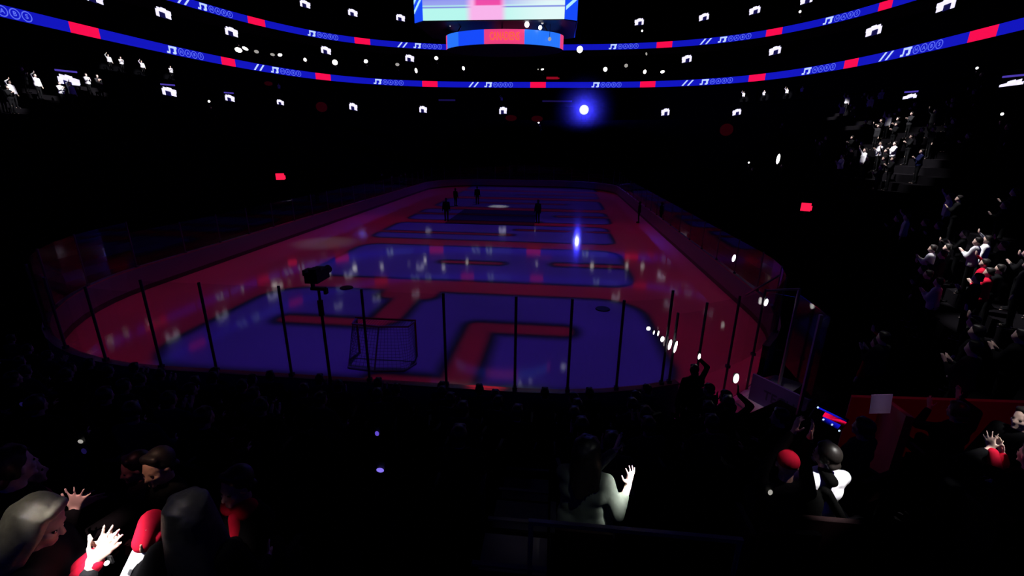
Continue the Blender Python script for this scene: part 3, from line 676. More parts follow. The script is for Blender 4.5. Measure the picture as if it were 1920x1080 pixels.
def figure(seated=True, yaw=0, pitch=0, lean=(0, 0), arms=None, hair='short', hands=True, cap_=False, female=False, voxel=.011, coarse=False):
    """returns meshes of the body and its clothing; origin at the feet line, facing +y"""
    dz = -.43 if seated else 0.0
    U = lambda x, y, z: V3((x+lean[0]*max(0, z-.95), y+lean[1]*max(0, z-.95), z+dz))
    body, top, legs = MB(), MB(), MB()
    sw = .175 if female else .195
    neck, hc = U(0, -.005, 1.47), U(0, .02, 1.625)
    R = Matrix.Rotation(math.radians(yaw), 3, 'Z')@Matrix.Rotation(math.radians(pitch), 3, 'X')
    H = lambda x, y, z: hc+R@V3((x, y, z))
    # head with face
    body.ell(H(0, -.008, .02), (.076, .095, .098), R); body.ell(H(0, .022, -.045), (.060, .070, .072), R)
    body.cap(H(-.03, .072, .012), H(.03, .072, .012), .016)                  # brow
    body.cap(H(0, .088, -.004), H(0, .104, -.038), .010, .014, 8)            # nose
    body.cap(H(-.018, .083, -.066), H(.018, .083, -.066), .010); body.cap(H(-.012, .076, -.098), H(.012, .076, -.098), .017)   # lips, chin
    for s in (-1, 1):
        body.ell(H(s*.079, -.004, -.012), (.010, .020, .032), R, 10, 6); body.cap(H(s*.042, .06, -.03), H(s*.03, .066, -.03), .022)  # ears, cheeks
    body.cap(U(0, -.012, 1.40), H(0, -.02, -.05), .062, .054)
    def torso(mb, g_):
        for z, w, rd, yy in ((1.385, sw-.075, .078, -.005), (1.28, .085, .112, .01), (1.14, .075, .105, .012), (1.02, .085, .112, .0), (.95, .085, .118, -.01)):
            mb.cap(U(-w, yy, z), U(w, yy, z), rd+g_, seg=16)
        mb.cap(U(0, 0, 1.38), U(0, 0, .95), .11+g_, seg=16)
    torso(body, -.02); torso(top, .012); top.cap(U(0, -.01, 1.43), U(0, -.012, 1.465), .078, .07)
    hips = [U(s*.095, 0, .93) for s in (-1, 1)]
    for s, hp in zip((-1, 1), hips):
        kn, an = (V3((s*.13, .46, .52)), V3((s*.13, .43, .09))) if seated else (V3((s*.10, .015, .50)), V3((s*.10, -.02, .09)))
        body.cap(hp, kn, .075, .052); body.cap(kn, an, .052, .036); body.cap(an+V3((0, -.03, -.04)), an+V3((s*.02, .16, -.05)), .038, .034)
        legs.cap(hp, kn, .097, .066); legs.cap(kn, an+V3((0, 0, .03)), .066, .055); legs.cap(an+V3((0, -.03, -.03)), an+V3((s*.02, .16, -.04)), .052, .048); legs.cap(an+V3((0, 0, .03)), an+V3((0, -.01, -.03)), .055, .05)
    legs.cap(U(-.085, -.01, .95), U(.085, -.01, .95), .128)
    wr = []
    for s, a in zip((-1, 1), arms or ({}, {})):
        S = U(s*sw, 0, 1.405)
        w = a.get('w', (s*.17, .30, 1.02) if seated else (s*.27, .06, .86)); W = U(*w)
        E_, W = ik(S, W, .285, .255, V3(a.get('pole', (s*.5, -.6, -.7))))
        body.cap(S, E_, .046, .038); body.cap(E_, W, .038, .026)
        cl = E_.lerp(W, a.get('sleeve', .88))
        top.cap(S, E_, .064, .054); top.cap(E_, cl, .054, .042)
        F = a.get('F') or (W-E_).normalized(); Nn = V3(a.get('N', (-s, 0, 0))); Nn = (Nn-V3(F).normalized()*Nn.dot(V3(F).normalized()))
        th = V3(F).cross(Nn)*s
        if hands: hand(body, W, F, Nn, th, a.get('curl', .3), a.get('spread', .16))
        else: body.cap(W, W+V3(F)*.1, .036, .03); 
        wr.append(W+V3(F)*.08)
    out = {}
    vb = voxel; bm_ = remesh(body, vb, 3); tm = remesh(top, max(voxel, .014)*1.3, 6); lm = remesh(legs, max(voxel, .016)*1.5, 5)
    hm = None
    if hair:
        hb = MB()
        if cap_:
            hb.ell(H(0, -.006, .045), (.088, .108, .082), R); hb.box(H(0, .135, .04), (.075, .06, .008), M=R)
        else:
            hb.ell(H(0, -.028, .038), (.090, .100, .098), R); hb.cap(H(-.04, .035, .092), H(.04, .035, .092), .032)
            for s in (-1, 1): hb.cap(H(s*.074, -.02, .02), H(s*.072, -.03, -.03), .022)
            hb.cap(H(-.03, -.085, -.05), H(.03, -.085, -.05), .038)
        if hair == 'long':
            for i in range(9):
                an = PI*(-.12+1.24*i/8); x, y = .083*math.cos(an), -.088*math.sin(an)-.012
                m_ = H(x, y, -.02); e_ = H(x*1.2, y-.03, -.27-.05*math.sin(an)); hb.cap(H(x*.8, y*.8, .06), m_, .034); hb.cap(m_, e_, .034, .024)
            for i in range(34):
                an = PI*(-.16+1.32*i/33); x, y = .103*math.cos(an), -.112*math.sin(an)-.014; j_ = .012*math.sin(i*12.9)
                hb.cap(H(x*.35, y*.3, .128), H(x*.86, y*.86, .085+j_), .009, .011, 8, 3); hb.cap(H(x*.86, y*.86, .085+j_), H(x*1.05, y*1.05, -.02), .011, .011, 8, 3)
                hb.cap(H(x*1.05, y*1.05, -.02), H(x*1.2+j_*2, y*1.15-.03-abs(j_)*2, -.28+j_*3), .011, .006, 8, 3)
            hb.cap(H(0, -.075, .03), H(0, -.115, -.26), .07, .055)
        hm = remesh(hb, .008 if hair == 'long' else max(voxel, .012), 1 if hair == 'long' else 3)
    eyes = MB()
    for s in (-1, 1): eyes.ell(H(s*.031, .078, -.006), (.013, .010, .010), R, 10, 8)
    return dict(body=bm_, top=tm, legs=lm, hair=hm, eyes=eyes.mesh('eyes'), wrists=wr, head=hc)

def dress(fig, label, loc, rz, top, legs=C_BLACK, skin=SKIN, hair=HAIRD, cat='person', group=None, topname='jacket', hairname='hair', sc=1.0, single=False):
    """the body mesh is the thing, clothing and hair are its parts; colours sit on the objects so copies can share meshes"""
    def setm(o, m):
        if not o.data.materials: o.data.materials.append(m)
        o.material_slots[0].link = 'OBJECT'; o.material_slots[0].material = m
    b = link('person', fig['body'], None, loc); b.rotation_euler = (0, 0, rz); b.scale = (sc,)*3; setm(b, skin); tag(b, label, 'person', group)
    o = link(topname, fig['top'], b); setm(o, top); o = link('trousers', fig['legs'], b); setm(o, legs)
    if fig['hair']: o = link(hairname, fig['hair'], b); setm(o, hair)
    if fig['eyes']: o = link('eyes', fig['eyes'], b); setm(o, EYE)
    return b
def world(b, p):
    return Vector(b.location)+Matrix.Rotation(b.rotation_euler.z, 3, 'Z')@(Vector(p)*b.scale[0])

CLAP = lambda x=0, y=.27, z=1.36: ({'w': (x-.05, y, z), 'F': (.05, .6, .8), 'N': (1, 0, 0), 'curl': .18}, {'w': (x+.06, y-.01, z-.01), 'F': (-.05, .65, .75), 'N': (-1, 0, 0), 'curl': .22})
def seat_at(P):            # a folding seat under a seated person
    pass
SEAT = None
def add_seat(loc, rz, label, group):
    global SEAT
    if SEAT is None:
        SEAT = thing('arena_seat', label, 'seat', loc, rz, group)
        g = MB(); g.box((0, .02, .40), (.235, .21, .03)); g.box((0, .21, .395), (.235, .02, .04)); g.build('seat', SEATM, SEAT)
        g = MB(); g.box((0, -.22, .55), (.235, .025, .19), M=Matrix.Rotation(.12, 3, 'X')); g.build('backrest', SEATM, SEAT)
        for s in (-1, 1): g = MB(); g.box((s*.25, -.05, .3), (.018, .16, .3)); g.box((s*.25, .0, .6), (.025, .18, .015)); g.build('armrest', BLACK, SEAT)
        return SEAT
    return dup(SEAT, loc, rz, label, group)
SG = ('dark red folding seat under a seated spectator in the near rows', 'folding seats in the near rows')

KEY = (30, -24, 24)       # unused position for an added light off to the right
def on_floor(x, y): return (x, y, floor_at(x, y))
named = []
def place(fig, x, y, rz, **k):
    named.append((x, y)); P = on_floor(x, y); add_seat((P[0]-.0, P[1], P[2]), k.get('seat_rz', 0), *SG); k.pop('seat_rz', None)
    return dress(fig, loc=P, rz=rz, **k)
D = math.radians

# blonde woman clapping at the corner of the picture
f1 = figure(yaw=-8, pitch=-28, lean=(.02, .13), arms=({'w': (.05, .25, 1.41), 'F': (.1, .62, .78), 'N': (1, -.1, 0), 'curl': .05, 'spread': .3, 'sleeve': .8},
            {'w': (.11, .24, 1.40), 'F': (-.1, .75, .66), 'N': (-1, 0, 0), 'curl': .15, 'sleeve': .8}), hair='long', female=True, voxel=.008)
p1 = place(f1, 2.55, -38.22, D(-62), label='person with long ash blonde hair clapping pale hands in the bottom corner', top=C_GREY, skin=SKIN2, hair=HAIRB)
g = MB(); w0 = f1['wrists'][0]; 
for w_, s_ in zip(f1['wrists'], (-1, 1)): g.cap(w_+V3((0, -.125, -.13)), w_+V3((0, -.06, -.075)), .050, .042)
g.build('cuffs', C_RED, p1, True)['label'] = 'red sleeve cuffs'
# the person beyond with a raised open hand
f2 = figure(arms=({'w': (-.16, .3, 1.05)}, {'w': (.24, .10, 1.30), 'F': (.35, .1, .9), 'N': (-.5, .8, 0), 'curl': .04, 'spread': .55}), hair='short', voxel=.009)
p2 = place(f2, 2.06, -37.86, D(-8), label='person in dark clothes raising an open hand behind the blonde clapper', top=C_BLACK, skin=SKIN2)
# dark haired woman whose arm shows a white sleeve and red mitten
f3 = figure(yaw=38, arms=({'w': (-.30, .06, 1.35), 'F': (.15, .25, .95), 'N': (1, .1, 0), 'pole': (-.6, -.2, -.8)}, {}), hair='long', female=True, voxel=.009)
p3 = place(f3, 3.34, -38.08, D(8), label='person with big dark hair and a white sleeve and red mitten held up', top=C_BLACK, skin=SKIN, hair=HAIRG)
w_ = f3['wrists'][0]; g = MB(); g.cap(w_+V3((-.01, -.01, -.015)), w_+V3((.015, .035, .075)), .056, .058); g.cap(w_+V3((.03, .0, -.04)), w_+V3((.06, .01, .01)), .024); g.build('mitten', C_RED, p3, True)['label'] = 'red mitten'
g = MB(); g.cap(w_+V3((-.075, -.09, -.24)), w_+V3((-.02, -.025, -.075)), .072, .054); g.build('sleeve', C_WHITE, p3, True)['label'] = 'white sleeve'
# man turned round, clapping, red scarf
f5 = figure(yaw=0, pitch=-4, arms=CLAP(.03, .26, 1.36), voxel=.009)
p5 = place(f5, 3.07, -37.41, D(165), label='person turned towards us clapping, with a red scarf and white cuffs', top=C_BLACK, skin=SKIN)
g = MB(); g.cap((-.06, .02, 1.02), (.06, .03, 1.02), .075); g.cap((-.03, .09, 1.0), (-.05, .12, .8), .04); g.build('scarf', C_RED, p5, True)['label'] = 'red scarf'
g = MB()
for w_ in f5['wrists']: g.cap(w_+V3((0, -.13, -.13)), w_+V3((0, -.07, -.08)), .048, .043)
g.build('cuffs', C_WHITE, p5, True)['label'] = 'white cuffs'
fplain = figure(voxel=.011); fturn = figure(yaw=25, pitch=-6, voxel=.011)
p6 = place(fturn, 2.41, -37.3-.0, D(150), label='person with warmly lit face looking round behind the dark haired woman', top=C_BLACK, skin=SKIN)
p7 = place(fturn, 1.75, -36.9, D(120), label='person with dim reddish face beyond the raised hand', top=C_GREY, skin=SKIN)
place(fplain, 1.55, -37.5, D(-30), label='person in dark red top at the very edge beyond the blonde clapper', top=mat('maroon_cloth', (.2, .008, .02, 1), .9), skin=SKIN)
# woman in grey-green coat clapping in the middle
f9 = figure(yaw=-10, lean=(0, .05), arms=({'w': (.20, .33, 1.46), 'F': (.2, .25, .9), 'N': (.9, .2, 0), 'curl': .15}, {'w': (.34, .08, 1.36), 'F': (.08, .05, 1), 'N': (-.7, .6, 0), 'curl': .42, 'spread': .35, 'pole': (.35, -.2, -.9), 'sleeve': .62}), hair='long', female=True, voxel=.008)
p9 = place(f9, 5.45, -36.45, D(-12), label='person with long dark hair in grey-green top clapping with one brightly lit hand', top=C_OLIVE, skin=SKIN2, hair=HAIRD, sc=1.08)
# white shirt with dark strap bag
f10 = figure(yaw=15, arms=({'w': (-.1, .3, 1.25)}, {'w': (.1, .32, 1.22)}), voxel=.009)
p10 = place(f10, 7.58, -36.1, D(8), label='person in white shirt with a dark bag and strap across the back', top=C_WHITE, skin=SKIN, hair=HAIRD, sc=1.0)
bag = MB(); bag.cap((-.06, -.14, .95), (.15, -.135, .66), .044, .04); bag.cap((-.02, -.13, 1.04), (-.02, -.02, 1.06), .05); bag.ell((-.15, -.12, .78), (.11, .08, .17)); bag.ell((-.02, -.15, .56), (.22, .06, .09)); bag.cap((-.14, -.14, .8), (-.06, -.14, .6), .05)
tag(link('sling_bag', remesh(bag, .012, 3), None, p10.location), 'black sling bag on the back of the white shirted spectator', 'bag').data.materials.append(mat('black_canvas', (.003, .003, .003, 1), .95, spec=.0))
bpy.data.objects['sling_bag'].rotation_euler = p10.rotation_euler; bpy.data.objects['sling_bag'].scale = p10.scale
# red cap holding up a phone
f11 = figure(pitch=-5, arms=({'w': (.03, .15, 1.88), 'F': (.15, .1, 1), 'N': (1, .2, 0), 'curl': .5, 'pole': (-.5, .8, 0)}, {'w': (.15, .14, 1.86), 'F': (.05, .1, 1), 'N': (-1, .1, 0), 'curl': .5, 'pole': (-.1, 1, 0)}), cap_=True, voxel=.009)
p11 = place(f11, 7.17, -36.27, D(-14), label='person in red cap holding up a phone that films the scoreboard', top=C_BLACK, skin=SKIN, hair=C_RED, hairname='cap')
ph = thing('phone', 'phone held up sideways with red and blue picture on its screen', 'phone', (7.44, -36.2, 4.31), 0)
ph.rotation_euler = (D(-8), D(20), D(-14))
g = MB(); g.box((0, 0, 0), (.13, .006, .066)); g.build('case', BLACK, ph)
g = MB()
def q(x0, z0, x1, z1, mi, sk=0): g.add([(x0, -.0075, z0), (x1, -.0075, z0), (x1+sk, -.0075, z1), (x0+sk, -.0075, z1)], [(0, 1, 2, 3)], mi)
q(-.125, -.062, .125, .062, 0); q(-.05, -.006, .125, .036, 1); q(-.12, .038, .12, .052, 2); q(-.04, -.05, .10, -.005, 2)
for x_, z_ in ((-.03, -.028), (.045, -.035), (.115, -.055), (-.115, .045)): g.ell((x_, -.008, z_), (.008, .002, .009), mi=3, seg=10, rings=6)
g.build('screen', [mat('phone_black', (.002, .002, .004, 1), .2), E_RED, E_BLUE, E_TXT], ph)
# clapper in red sleeves at the edge
f13 = figure(arms=({'w': (-.17, .20, 1.56), 'F': (-.1, .3, .95), 'N': (1, .5, 0), 'curl': .1, 'spread': .4, 'sleeve': .75}, {'w': (-.08, .18, 1.53), 'F': (-.15, .4, .9), 'N': (-1, .3, 0), 'curl': .2}), voxel=.009)
p13 = place(f13, 9.42, -35.9, D(5), label='person in red sleeves clapping pale hands beside the red panel', top=C_BLACK, skin=SKIN2)
g = MB()
for w_ in f13['wrists']: d_ = (w_-V3((w_.x, .05, w_.z-.3))).normalized(); g.cap(w_-d_*.30, w_-d_*.11, .052, .044)
g.build('cuffs', C_RED, p13, True)['label'] = 'red sleeve cuffs'
p14 = place(fplain, 9.93, -35.24, D(100), label='person with brightly lit face at the edge of the picture', top=C_BLACK, skin=SKIN2)
# sheet of paper held in the rows
g = MB(); g.box((0, 0, 0), (.12, .004, .15)); o = tag(g.build('paper_sheet', PAPER, loc=(9.47, -34.02, 3.24)), 'white paper sheet held up against the red panel', 'paper'); o.rotation_euler = (.1, D(-10), D(-6))
fup = figure(arms=({'w': (-.07, .28, 1.50), 'F': (0, .3, 1), 'N': (1, 0, 0), 'curl': .4}, {'w': (.22, .26, 1.66), 'F': (0, .25, 1), 'N': (-1, .1, 0), 'curl': .5}), voxel=.012)
place(fup, 9.98, -34.5, D(5), label='person in dark clothes holding up the white paper sheet', top=C_BLACK, skin=SKIN)
# silhouettes against the ice near the end glass
fsil = figure(seated=False, arms=({}, {'w': (.2, .22, 1.78), 'F': (0, .2, 1), 'N': (-1, .1, 0), 'curl': .4}), voxel=.012)
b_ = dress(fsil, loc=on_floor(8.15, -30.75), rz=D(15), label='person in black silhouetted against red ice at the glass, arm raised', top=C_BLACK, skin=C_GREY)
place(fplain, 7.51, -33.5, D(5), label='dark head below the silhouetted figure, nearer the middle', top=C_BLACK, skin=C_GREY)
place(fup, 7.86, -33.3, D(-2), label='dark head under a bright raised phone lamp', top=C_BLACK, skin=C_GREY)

# other dark spectators of the near rows
named += [(3.65, -36.6), (3.7, -37.4), (-2.17, -34.9), (-1.9, -35.8), (.73, -36.5), (.95, -37.3), (2.94, -34.95), (3.05, -35.8)]   # where lit phones are held
dark = []
proto = {}
rnd = random.Random(3)
GP = 'dark seated spectators in the near rows'
for k in range(0, 7):
    off = ROW*(k+.5); x = -9.5
    while x < 12.5:
        x += rnd.uniform(.62, 1.5)
        ax = abs(x); hx_, hy_, r_ = 13.4+off, 30.93+off, 8.98+off
        y = -hy_ if ax < hx_-r_ else -(hy_-r_)-math.sqrt(max(0, r_*r_-(ax-hx_+r_)**2))
        if k >= 5 and not (-6 < x < 11): continue
        if k == 6 and not (-3 < x < 1.2 or 3 < x < 4.6): continue
        if k <= 4 and x > 8.6: continue
        if k == 5 and (6.2 < x < 8.5 or x > 9.2): continue
        if any(math.hypot(x-a, y-b) < .8 for a, b in named): continue
        if k >= 4 and 4.3 < x < 5.2: continue                      # the stairs
        rz = rnd.uniform(-.25, .25)+(0 if x < 4.4 else .12*(x-4.4)); P = (x, y, Z0+RISE*k)
        named.append((x, y)); add_seat(P, rz, *SG)
        kind = rnd.choice(['plain', 'plain', 'turn', 'clap'])
        fg = {'plain': fplain, 'turn': fturn}.get(kind)
        if fg is None:
            if 'c' not in proto: proto['c'] = figure(arms=CLAP(), voxel=.012)
            fg = proto['c']
        key = (kind, rnd.choice([0, 1, 2]))
        if key not in proto:
            b = dress(fg, 'person in dark clothes seated in the unlit rows before the end glass', P, rz, (C_BLACK, C_GREY, C_BLUE)[key[1]], group=GP); proto[key] = b
            for ch in list(b.children):
                if ch.name.startswith('eyes'): bpy.data.objects.remove(ch)
        else: dup(proto[key], P, rz)

# stairs with pale worn edges beside the clapping woman
g = MB()
for k in range(4, 10): 
    y = -30.93-ROW*k; z = Z0+RISE*k; g.box((4.86, y+.02-.43, z+.10), (.30, .20, .10)); g.box((4.86, y-.02, z+.19), (.30, .02, .012))
struct(g.build('trim_stairs', mat('worn_step_edge', (.10, .09, .10, 1), .8, var=.4)))
g = MB(); g.bar((5.0, -36.05-.86, 3.66), (6.6, -36.05-.86, 3.66), .035); g.cyl((5.02, -36.91, 3.06), (5.02, -36.91, 3.66), .02, seg=8); g.cyl((6.58, -36.91, 3.06), (6.58, -36.91, 3.66), .02, seg=8)
tag(g.build('handrail', ALU), 'thin grey handrail behind the clapping woman in grey-green', 'handrail')

# red lit panel walls near the tunnel
pw = thing('red_barrier', 'long red painted barrier behind the rows near the paper sheet', 'barrier')
def wallseg(p, q, zp, zq, h, name):
    p, q = Vector(p), Vector(q); d = (q-p).normalized(); n_ = Vector((-d.y, d.x))*.04; g = MB()
    vs = [(p.x+n_.x*s, p.y+n_.y*s, zp-e*h) for s in (-1, 1) for e in (0, 1)]+[(q.x+n_.x*s, q.y+n_.y*s, zq-e*h) for s in (-1, 1) for e in (0, 1)]
    g.add(vs, [(0, 1, 3, 2), (4, 6, 7, 5), (0, 4, 5, 1), (2, 3, 7, 6), (0, 2, 6, 4), (1, 5, 7, 3)]); return g.build(name, REDWALL, pw)
wallseg((9.9, -32.85), (12.6, -34.2), 2.69, 3.55, 1.3, 'long_panel'); wallseg((10.25, -33.05), (9.35, -34.65), 2.8, 3.45, 1.1, 'return_panel')

# ------------------------------------------------------------------ lights held by spectators, lamps and modelled glints on the glass
for (x, y, z), w, h, lb in (((7.30, -29.86, 2.47), .095, .095, 'round white modelled glint on the glass, first of the cluster by the corner posts'), ((7.44, -29.82, 2.36), .03, .1, 'thin white modelled glint sliver second in the cluster on the glass'),
                            ((7.55, -29.78, 2.33), .035, .13, 'thin white modelled glint third in the cluster on the glass'), ((7.67, -29.73, 2.17), .085, .14, 'white modelled glint fourth in the cluster on the glass'),
                            ((7.80, -29.93, 2.13), .07, .26, 'tall white modelled glint on the first of the paired glass posts'), ((7.95, -29.86, 2.05), .06, .30, 'tall white modelled glint on the second of the paired glass posts'),
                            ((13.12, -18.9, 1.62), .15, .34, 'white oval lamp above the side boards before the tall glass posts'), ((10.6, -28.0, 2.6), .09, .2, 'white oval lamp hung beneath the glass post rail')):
    t = thing('glass_glint_lamp', lb, 'lamp', (x, y, z)); g = MB(); g.ell((0, -.03, 0), (w/2, .03, h/2), R=Matrix.Rotation(.12, 3, 'Y'), seg=14, rings=10); g.build('glowing_lens', E_PHONE, t, True)  # first six are glints on posts and glass, made as glowing shapes
    g = MB(); g.box((0, .02, 0), (.025, .03, h*.4)); g.build('clamp', BLACK, t)  # an added part behind each glint
for P, w, h, lb, m in (((8.29, -30.5, 2.13), .055, .15, 'phone lamp glowing in the raised hand of the silhouetted figure', E_PHONE), ((8.05, -32.97, 2.95), .085, .17, 'bright white phone lamp held above two dark heads', E_PHONE),
                       ((-2.17, -34.87, 2.9), .11, .07, 'dim blue phone screen alone in the dark rows near the picture edge', E_PURPLE), ((.73, -36.48, 3.72), .05, .04, 'small white phone light in the dark rows above a violet glow', E_DIMP),
                       ((.76, -36.5, 3.63), .05, .06, 'small violet phone screen below a white phone light', E_PURPLE), ((2.94, -34.91, 2.88), .055, .07, 'small violet phone screen in the dark rows below the hockey goal', mat('violet_screen', (.1, .05, .3, 1), .5, emit=(.12, .07, .6, 1), es=1)),
                       ((3.65, -36.48, 3.67), .07, .045, 'brighter violet phone screen in the dark rows below the goal', mat('violet_screen_bright', (.1, .05, .3, 1), .5, emit=(.25, .18, .9, 1), es=1)),
                       ((2.99, -38.2, 4.47), .02, .022, 'tiny white phone light between the clapping hands and white sleeve', E_PHONE), ((6.94, -36.5, 3.78), .035, .05, 'small white light low in the rows beside the red cap', E_DIMP)):
    t = thing('phone_light', lb, 'phone', P); g = MB(); g.ell((0, -.012, 0), (w/2, .012, h/2), seg=14, rings=8); g.build('glowing_lens', m, t, True)
    s_ = .3 if w < .03 else 1; g = MB(); g.box((0, .008, 0), (max(.036*s_, w*.5), .005, max(.07*s_, h*.5))); g.build('phone_body', BLACK, t)

# small shared figure for the far stands: body with clothes and a raised phone arm
fs_up = figure(seated=False, arms=({}, {'w': (.2, .25, 1.78), 'F': (0, .2, 1), 'N': (-1, 0, 0)}), hair='short', hands=False, voxel=.03)
fs = figure(seated=False, arms=CLAP(0, .28, 1.3), hair='short', hands=False, voxel=.03)
for f_ in (fs_up, fs): f_['eyes'] = None
def standing(P, label, group, top=C_BLACK, up=True, skin=SKIN, hair=HAIRD, floor=True):
    x, y = P[0], P[1]; z = P[2]
    return dress(fs_up if up else fs, label, (x, y, z), face_rink(x, y), top, group=group, skin=skin, hair=hair)
def phone_fan(G, w, h, mpp, where, group, floorz, m=E_PHONE):
    small_light('phone_light', G, w*mpp*.8, h*mpp*rnd.uniform(.6, .95), m, f'phone lamp glowing white {where}', 'phone', group, tilt=rnd.uniform(-.4, .4), depth=.12)
    rz = face_rink(G[0], G[1]); d = Matrix.Rotation(rz, 3, 'Z')@Vector((.2, .27, 0))
    standing((G[0]-d.x, G[1]-d.y, floorz), f'person holding up a phone lamp {where}', 'people holding phone lamps '+where)
def deck_floor(x, y, O, z0, rise):
    q = math.hypot(x, y)-sup(math.atan2(y, x), *O)-.5; return z0+rise*max(0, int(q/.86))
D2 = [((-48.7, 39.5, 20.5), 12, 8, 1), ((-48.2, 40.6, 20.9), 10, 6, 1), ((-47.3, 42.2, 20.7), 8, 6, 0), ((-45.8, 44.4, 20.6), 8, 6, 0), ((-44.94, 45.28, 20.69), 8, 6, 1), ((-42.64, 49.51, 20.57), 6, 8, 1), ((-39.47, 54.95, 20.94), 11, 11, 1),
      ((-35.49, 60.7, 22.0), 9, 8, 1), ((-29.73, 63.35, 21.78), 9, 6, 0), ((-25.6, 62.9, 20.55), 6, 11, 1), ((-22.67, 68.73, 23.83), 9, 7, 1), ((-16.02, 65.61, 21.35), 6, 8, 1), ((-.07, 65.7, 21.13), 3, 3, 0), ((.83, 65.68, 21.13), 7, 4, 1),
      ((13.86, 65.23, 21.05), 9, 9, 1), ((18.15, 66.21, 21.88), 8, 7, 0), ((21.8, 64.6, 20.5), 7, 10, 1), ((25.2, 63.9, 20.4), 9, 7, 1), ((22.67, 70.11, 24.71), 4, 6, 0)]
for P, w, h, br in D2:
    phone_fan(P, w, h, .115, 'in dark seats between the two ribbons', 'phone lamps between the ribbons', deck_floor(P[0], P[1], LOWER, 18.6, .53), E_PHONE if br else E_DIMP)
for P in ((21.32, 69.86, 29.02), (45.2, 53.6, 28.4)):
    phone_fan(P, 4, 5, .12, 'in the top seats above the upper ribbon', 'phone lamps above the upper ribbon', deck_floor(P[0], P[1], UPPER, 26.1, .56), E_PHONE)
LOWP = [((-30.44, 6.7, 10.02), 4, 4), ((19.86, -1.25, 5.17), 4, 4), ((20.71, -4.17, 5.55), 9, 22), ((26.09, -14.26, 8.03), 4, 4), ((1.18, 47.62, 9.86), 4, 4), ((34.2, -1.3, 11.85), 4, 4)]
names = ['far along the seats behind the camera pole', 'alone beside a bigger oval light in the side seats', 'as a tall oval near the red exit light', 'high in the side seats beyond the lit crowd', 'in the far end seats under the blue lamp', 'high above the lit crowd under the ribbon end']
for (P, w, h), nm in zip(LOWP, names):
    phone_fan(P, w, h, (Vector(P)-Vector((5.1, -39.7, 6.5))).length/853, nm, 'phone lamps '+nm, floor_at(P[0], P[1]), E_PHONE)
# people on the suite ledge lit white
ledge = [(-48.3, 14.7), (-48.3, 16.3), (-48.1, 19.0), (-47.9, 23.3), (38.0, 53.6), (40.6, 51.2), (42.8, 47.6), (44.1, 45.2), (-7.6, 63.9), (-44.2, 42.4)]
for i, (x, y) in enumerate(ledge):
    standing((x, y, 14.0), 'person in pale top on the suite ledge below the lower ribbon', 'people on the suite ledge', top=C_WHITE, up=i % 2 == 0, skin=SKIN2)
    if i < 7: spot((x, y, 15.2), (x*.5, y*.4-8, 31), .75, 1.3, blend=.5)
# lit groups in the lower bowl
def crowd(center, n, rad, where, group, seed, pal):
    rn = random.Random(seed); cx, cy = center; used = []
    for _ in range(n*6):
        if len(used) >= n: break
        x, y = cx+rn.uniform(-rad, rad), cy+rn.uniform(-rad, rad)
        d = sd(x, y); k = int(d/ROW)
        if d < .3 or any(math.hypot(x-a, y-b) < .6 for a, b in used): continue
        used.append((x, y)); c = rn.choice(pal); nm = {C_BLACK: 'black', C_WHITE: 'white', C_RED: 'red', C_GREY: 'charcoal', C_BLUE: 'navy'}[c]; up = rn.random() < .35
        standing((x, y, Z0+RISE*k), f'person in {nm} top {"raising an arm" if up else "clapping"} {where}', f'{group}, {nm} top, {"arm up" if up else "clapping"}', top=c, up=up, skin=SKIN2)
PAL = [C_BLACK]*8+[C_GREY]*3+[C_WHITE]*3
crowd((-30.4, -11.2), 4, 1.0, 'in the lit patch at the picture edge', 'lit patch at the picture edge', 1, [C_WHITE, C_GREY, C_WHITE, C_BLACK])
crowd((-32.4, -6.9), 4, .9, 'in the lit patch below the first portal sign', 'lit patch below the first portal sign', 2, [C_WHITE, C_BLACK, C_WHITE, C_GREY])
crowd((-34.4, -1.0), 3, .8, 'in the lit spot just under the first portal sign', 'lit spot under the first portal sign', 11, [C_WHITE, C_GREY])
crowd((27.3, -4.4), 18, 3.6, 'high in the lit side crowd', 'lit crowd upper end', 3, PAL+[C_RED])
crowd((23.8, -11.2), 16, 2.6, 'low in the lit side crowd', 'lit crowd lower end', 4, PAL+[C_BLUE])
crowd((19.5, -21.9), 8, 1.5, 'in the small group by the red exit light', 'small lit group', 5, PAL+[C_RED, C_RED])
crowd((17.3, -24.9), 6, 1.0, 'in lit rows behind the glass posts', 'lit rows behind the posts', 6, PAL)
crowd((16.5, -27.2), 11, 1.4, 'in lit rows by the side aisle', 'lit rows by the aisle', 8, PAL+[C_RED, C_RED])
crowd((12.4, -31.5), 8, 1.4, 'in dim rows above the red barrier', 'faint rows above the barrier', 9, PAL+[C_RED])
crowd((31.5, 11.0), 8, 4.5, 'far up the side beyond the lit crowd', 'far scattered side seats', 10, [C_WHITE, C_GREY])
SPOTS = [((-30.4, -11.2, 9.4), 1.1, 1.6), ((-32.4, -6.9, 10.3), 1.0, 2.0), ((-34.4, -1, 11.3), 1.0, 2.0), ((27.0, -4.8, 8.0), 2.6, 1.2), ((24.0, -10.8, 6.6), 1.8, 2.0), ((22.9, -13.0, 6.2), 1.6, .7), ((19.5, -21.9, 4.3), 1.1, .8), ((17.3, -24.9, 3.5), .8, 1.5), ((16.5, -27.2, 3.3), 1.3, .8), ((12.3, -31.6, 3.2), 1.3, .10), ((33, 13.5, 10.6), 1.2, 2.0), ((30, 5, 9.5), 1.2, 1.6)]
for T_, r_, l_ in SPOTS: spot(T_, (T_[0]*.45, T_[1]*.7-4, 30), r_, l_*1.7, blend=.6)

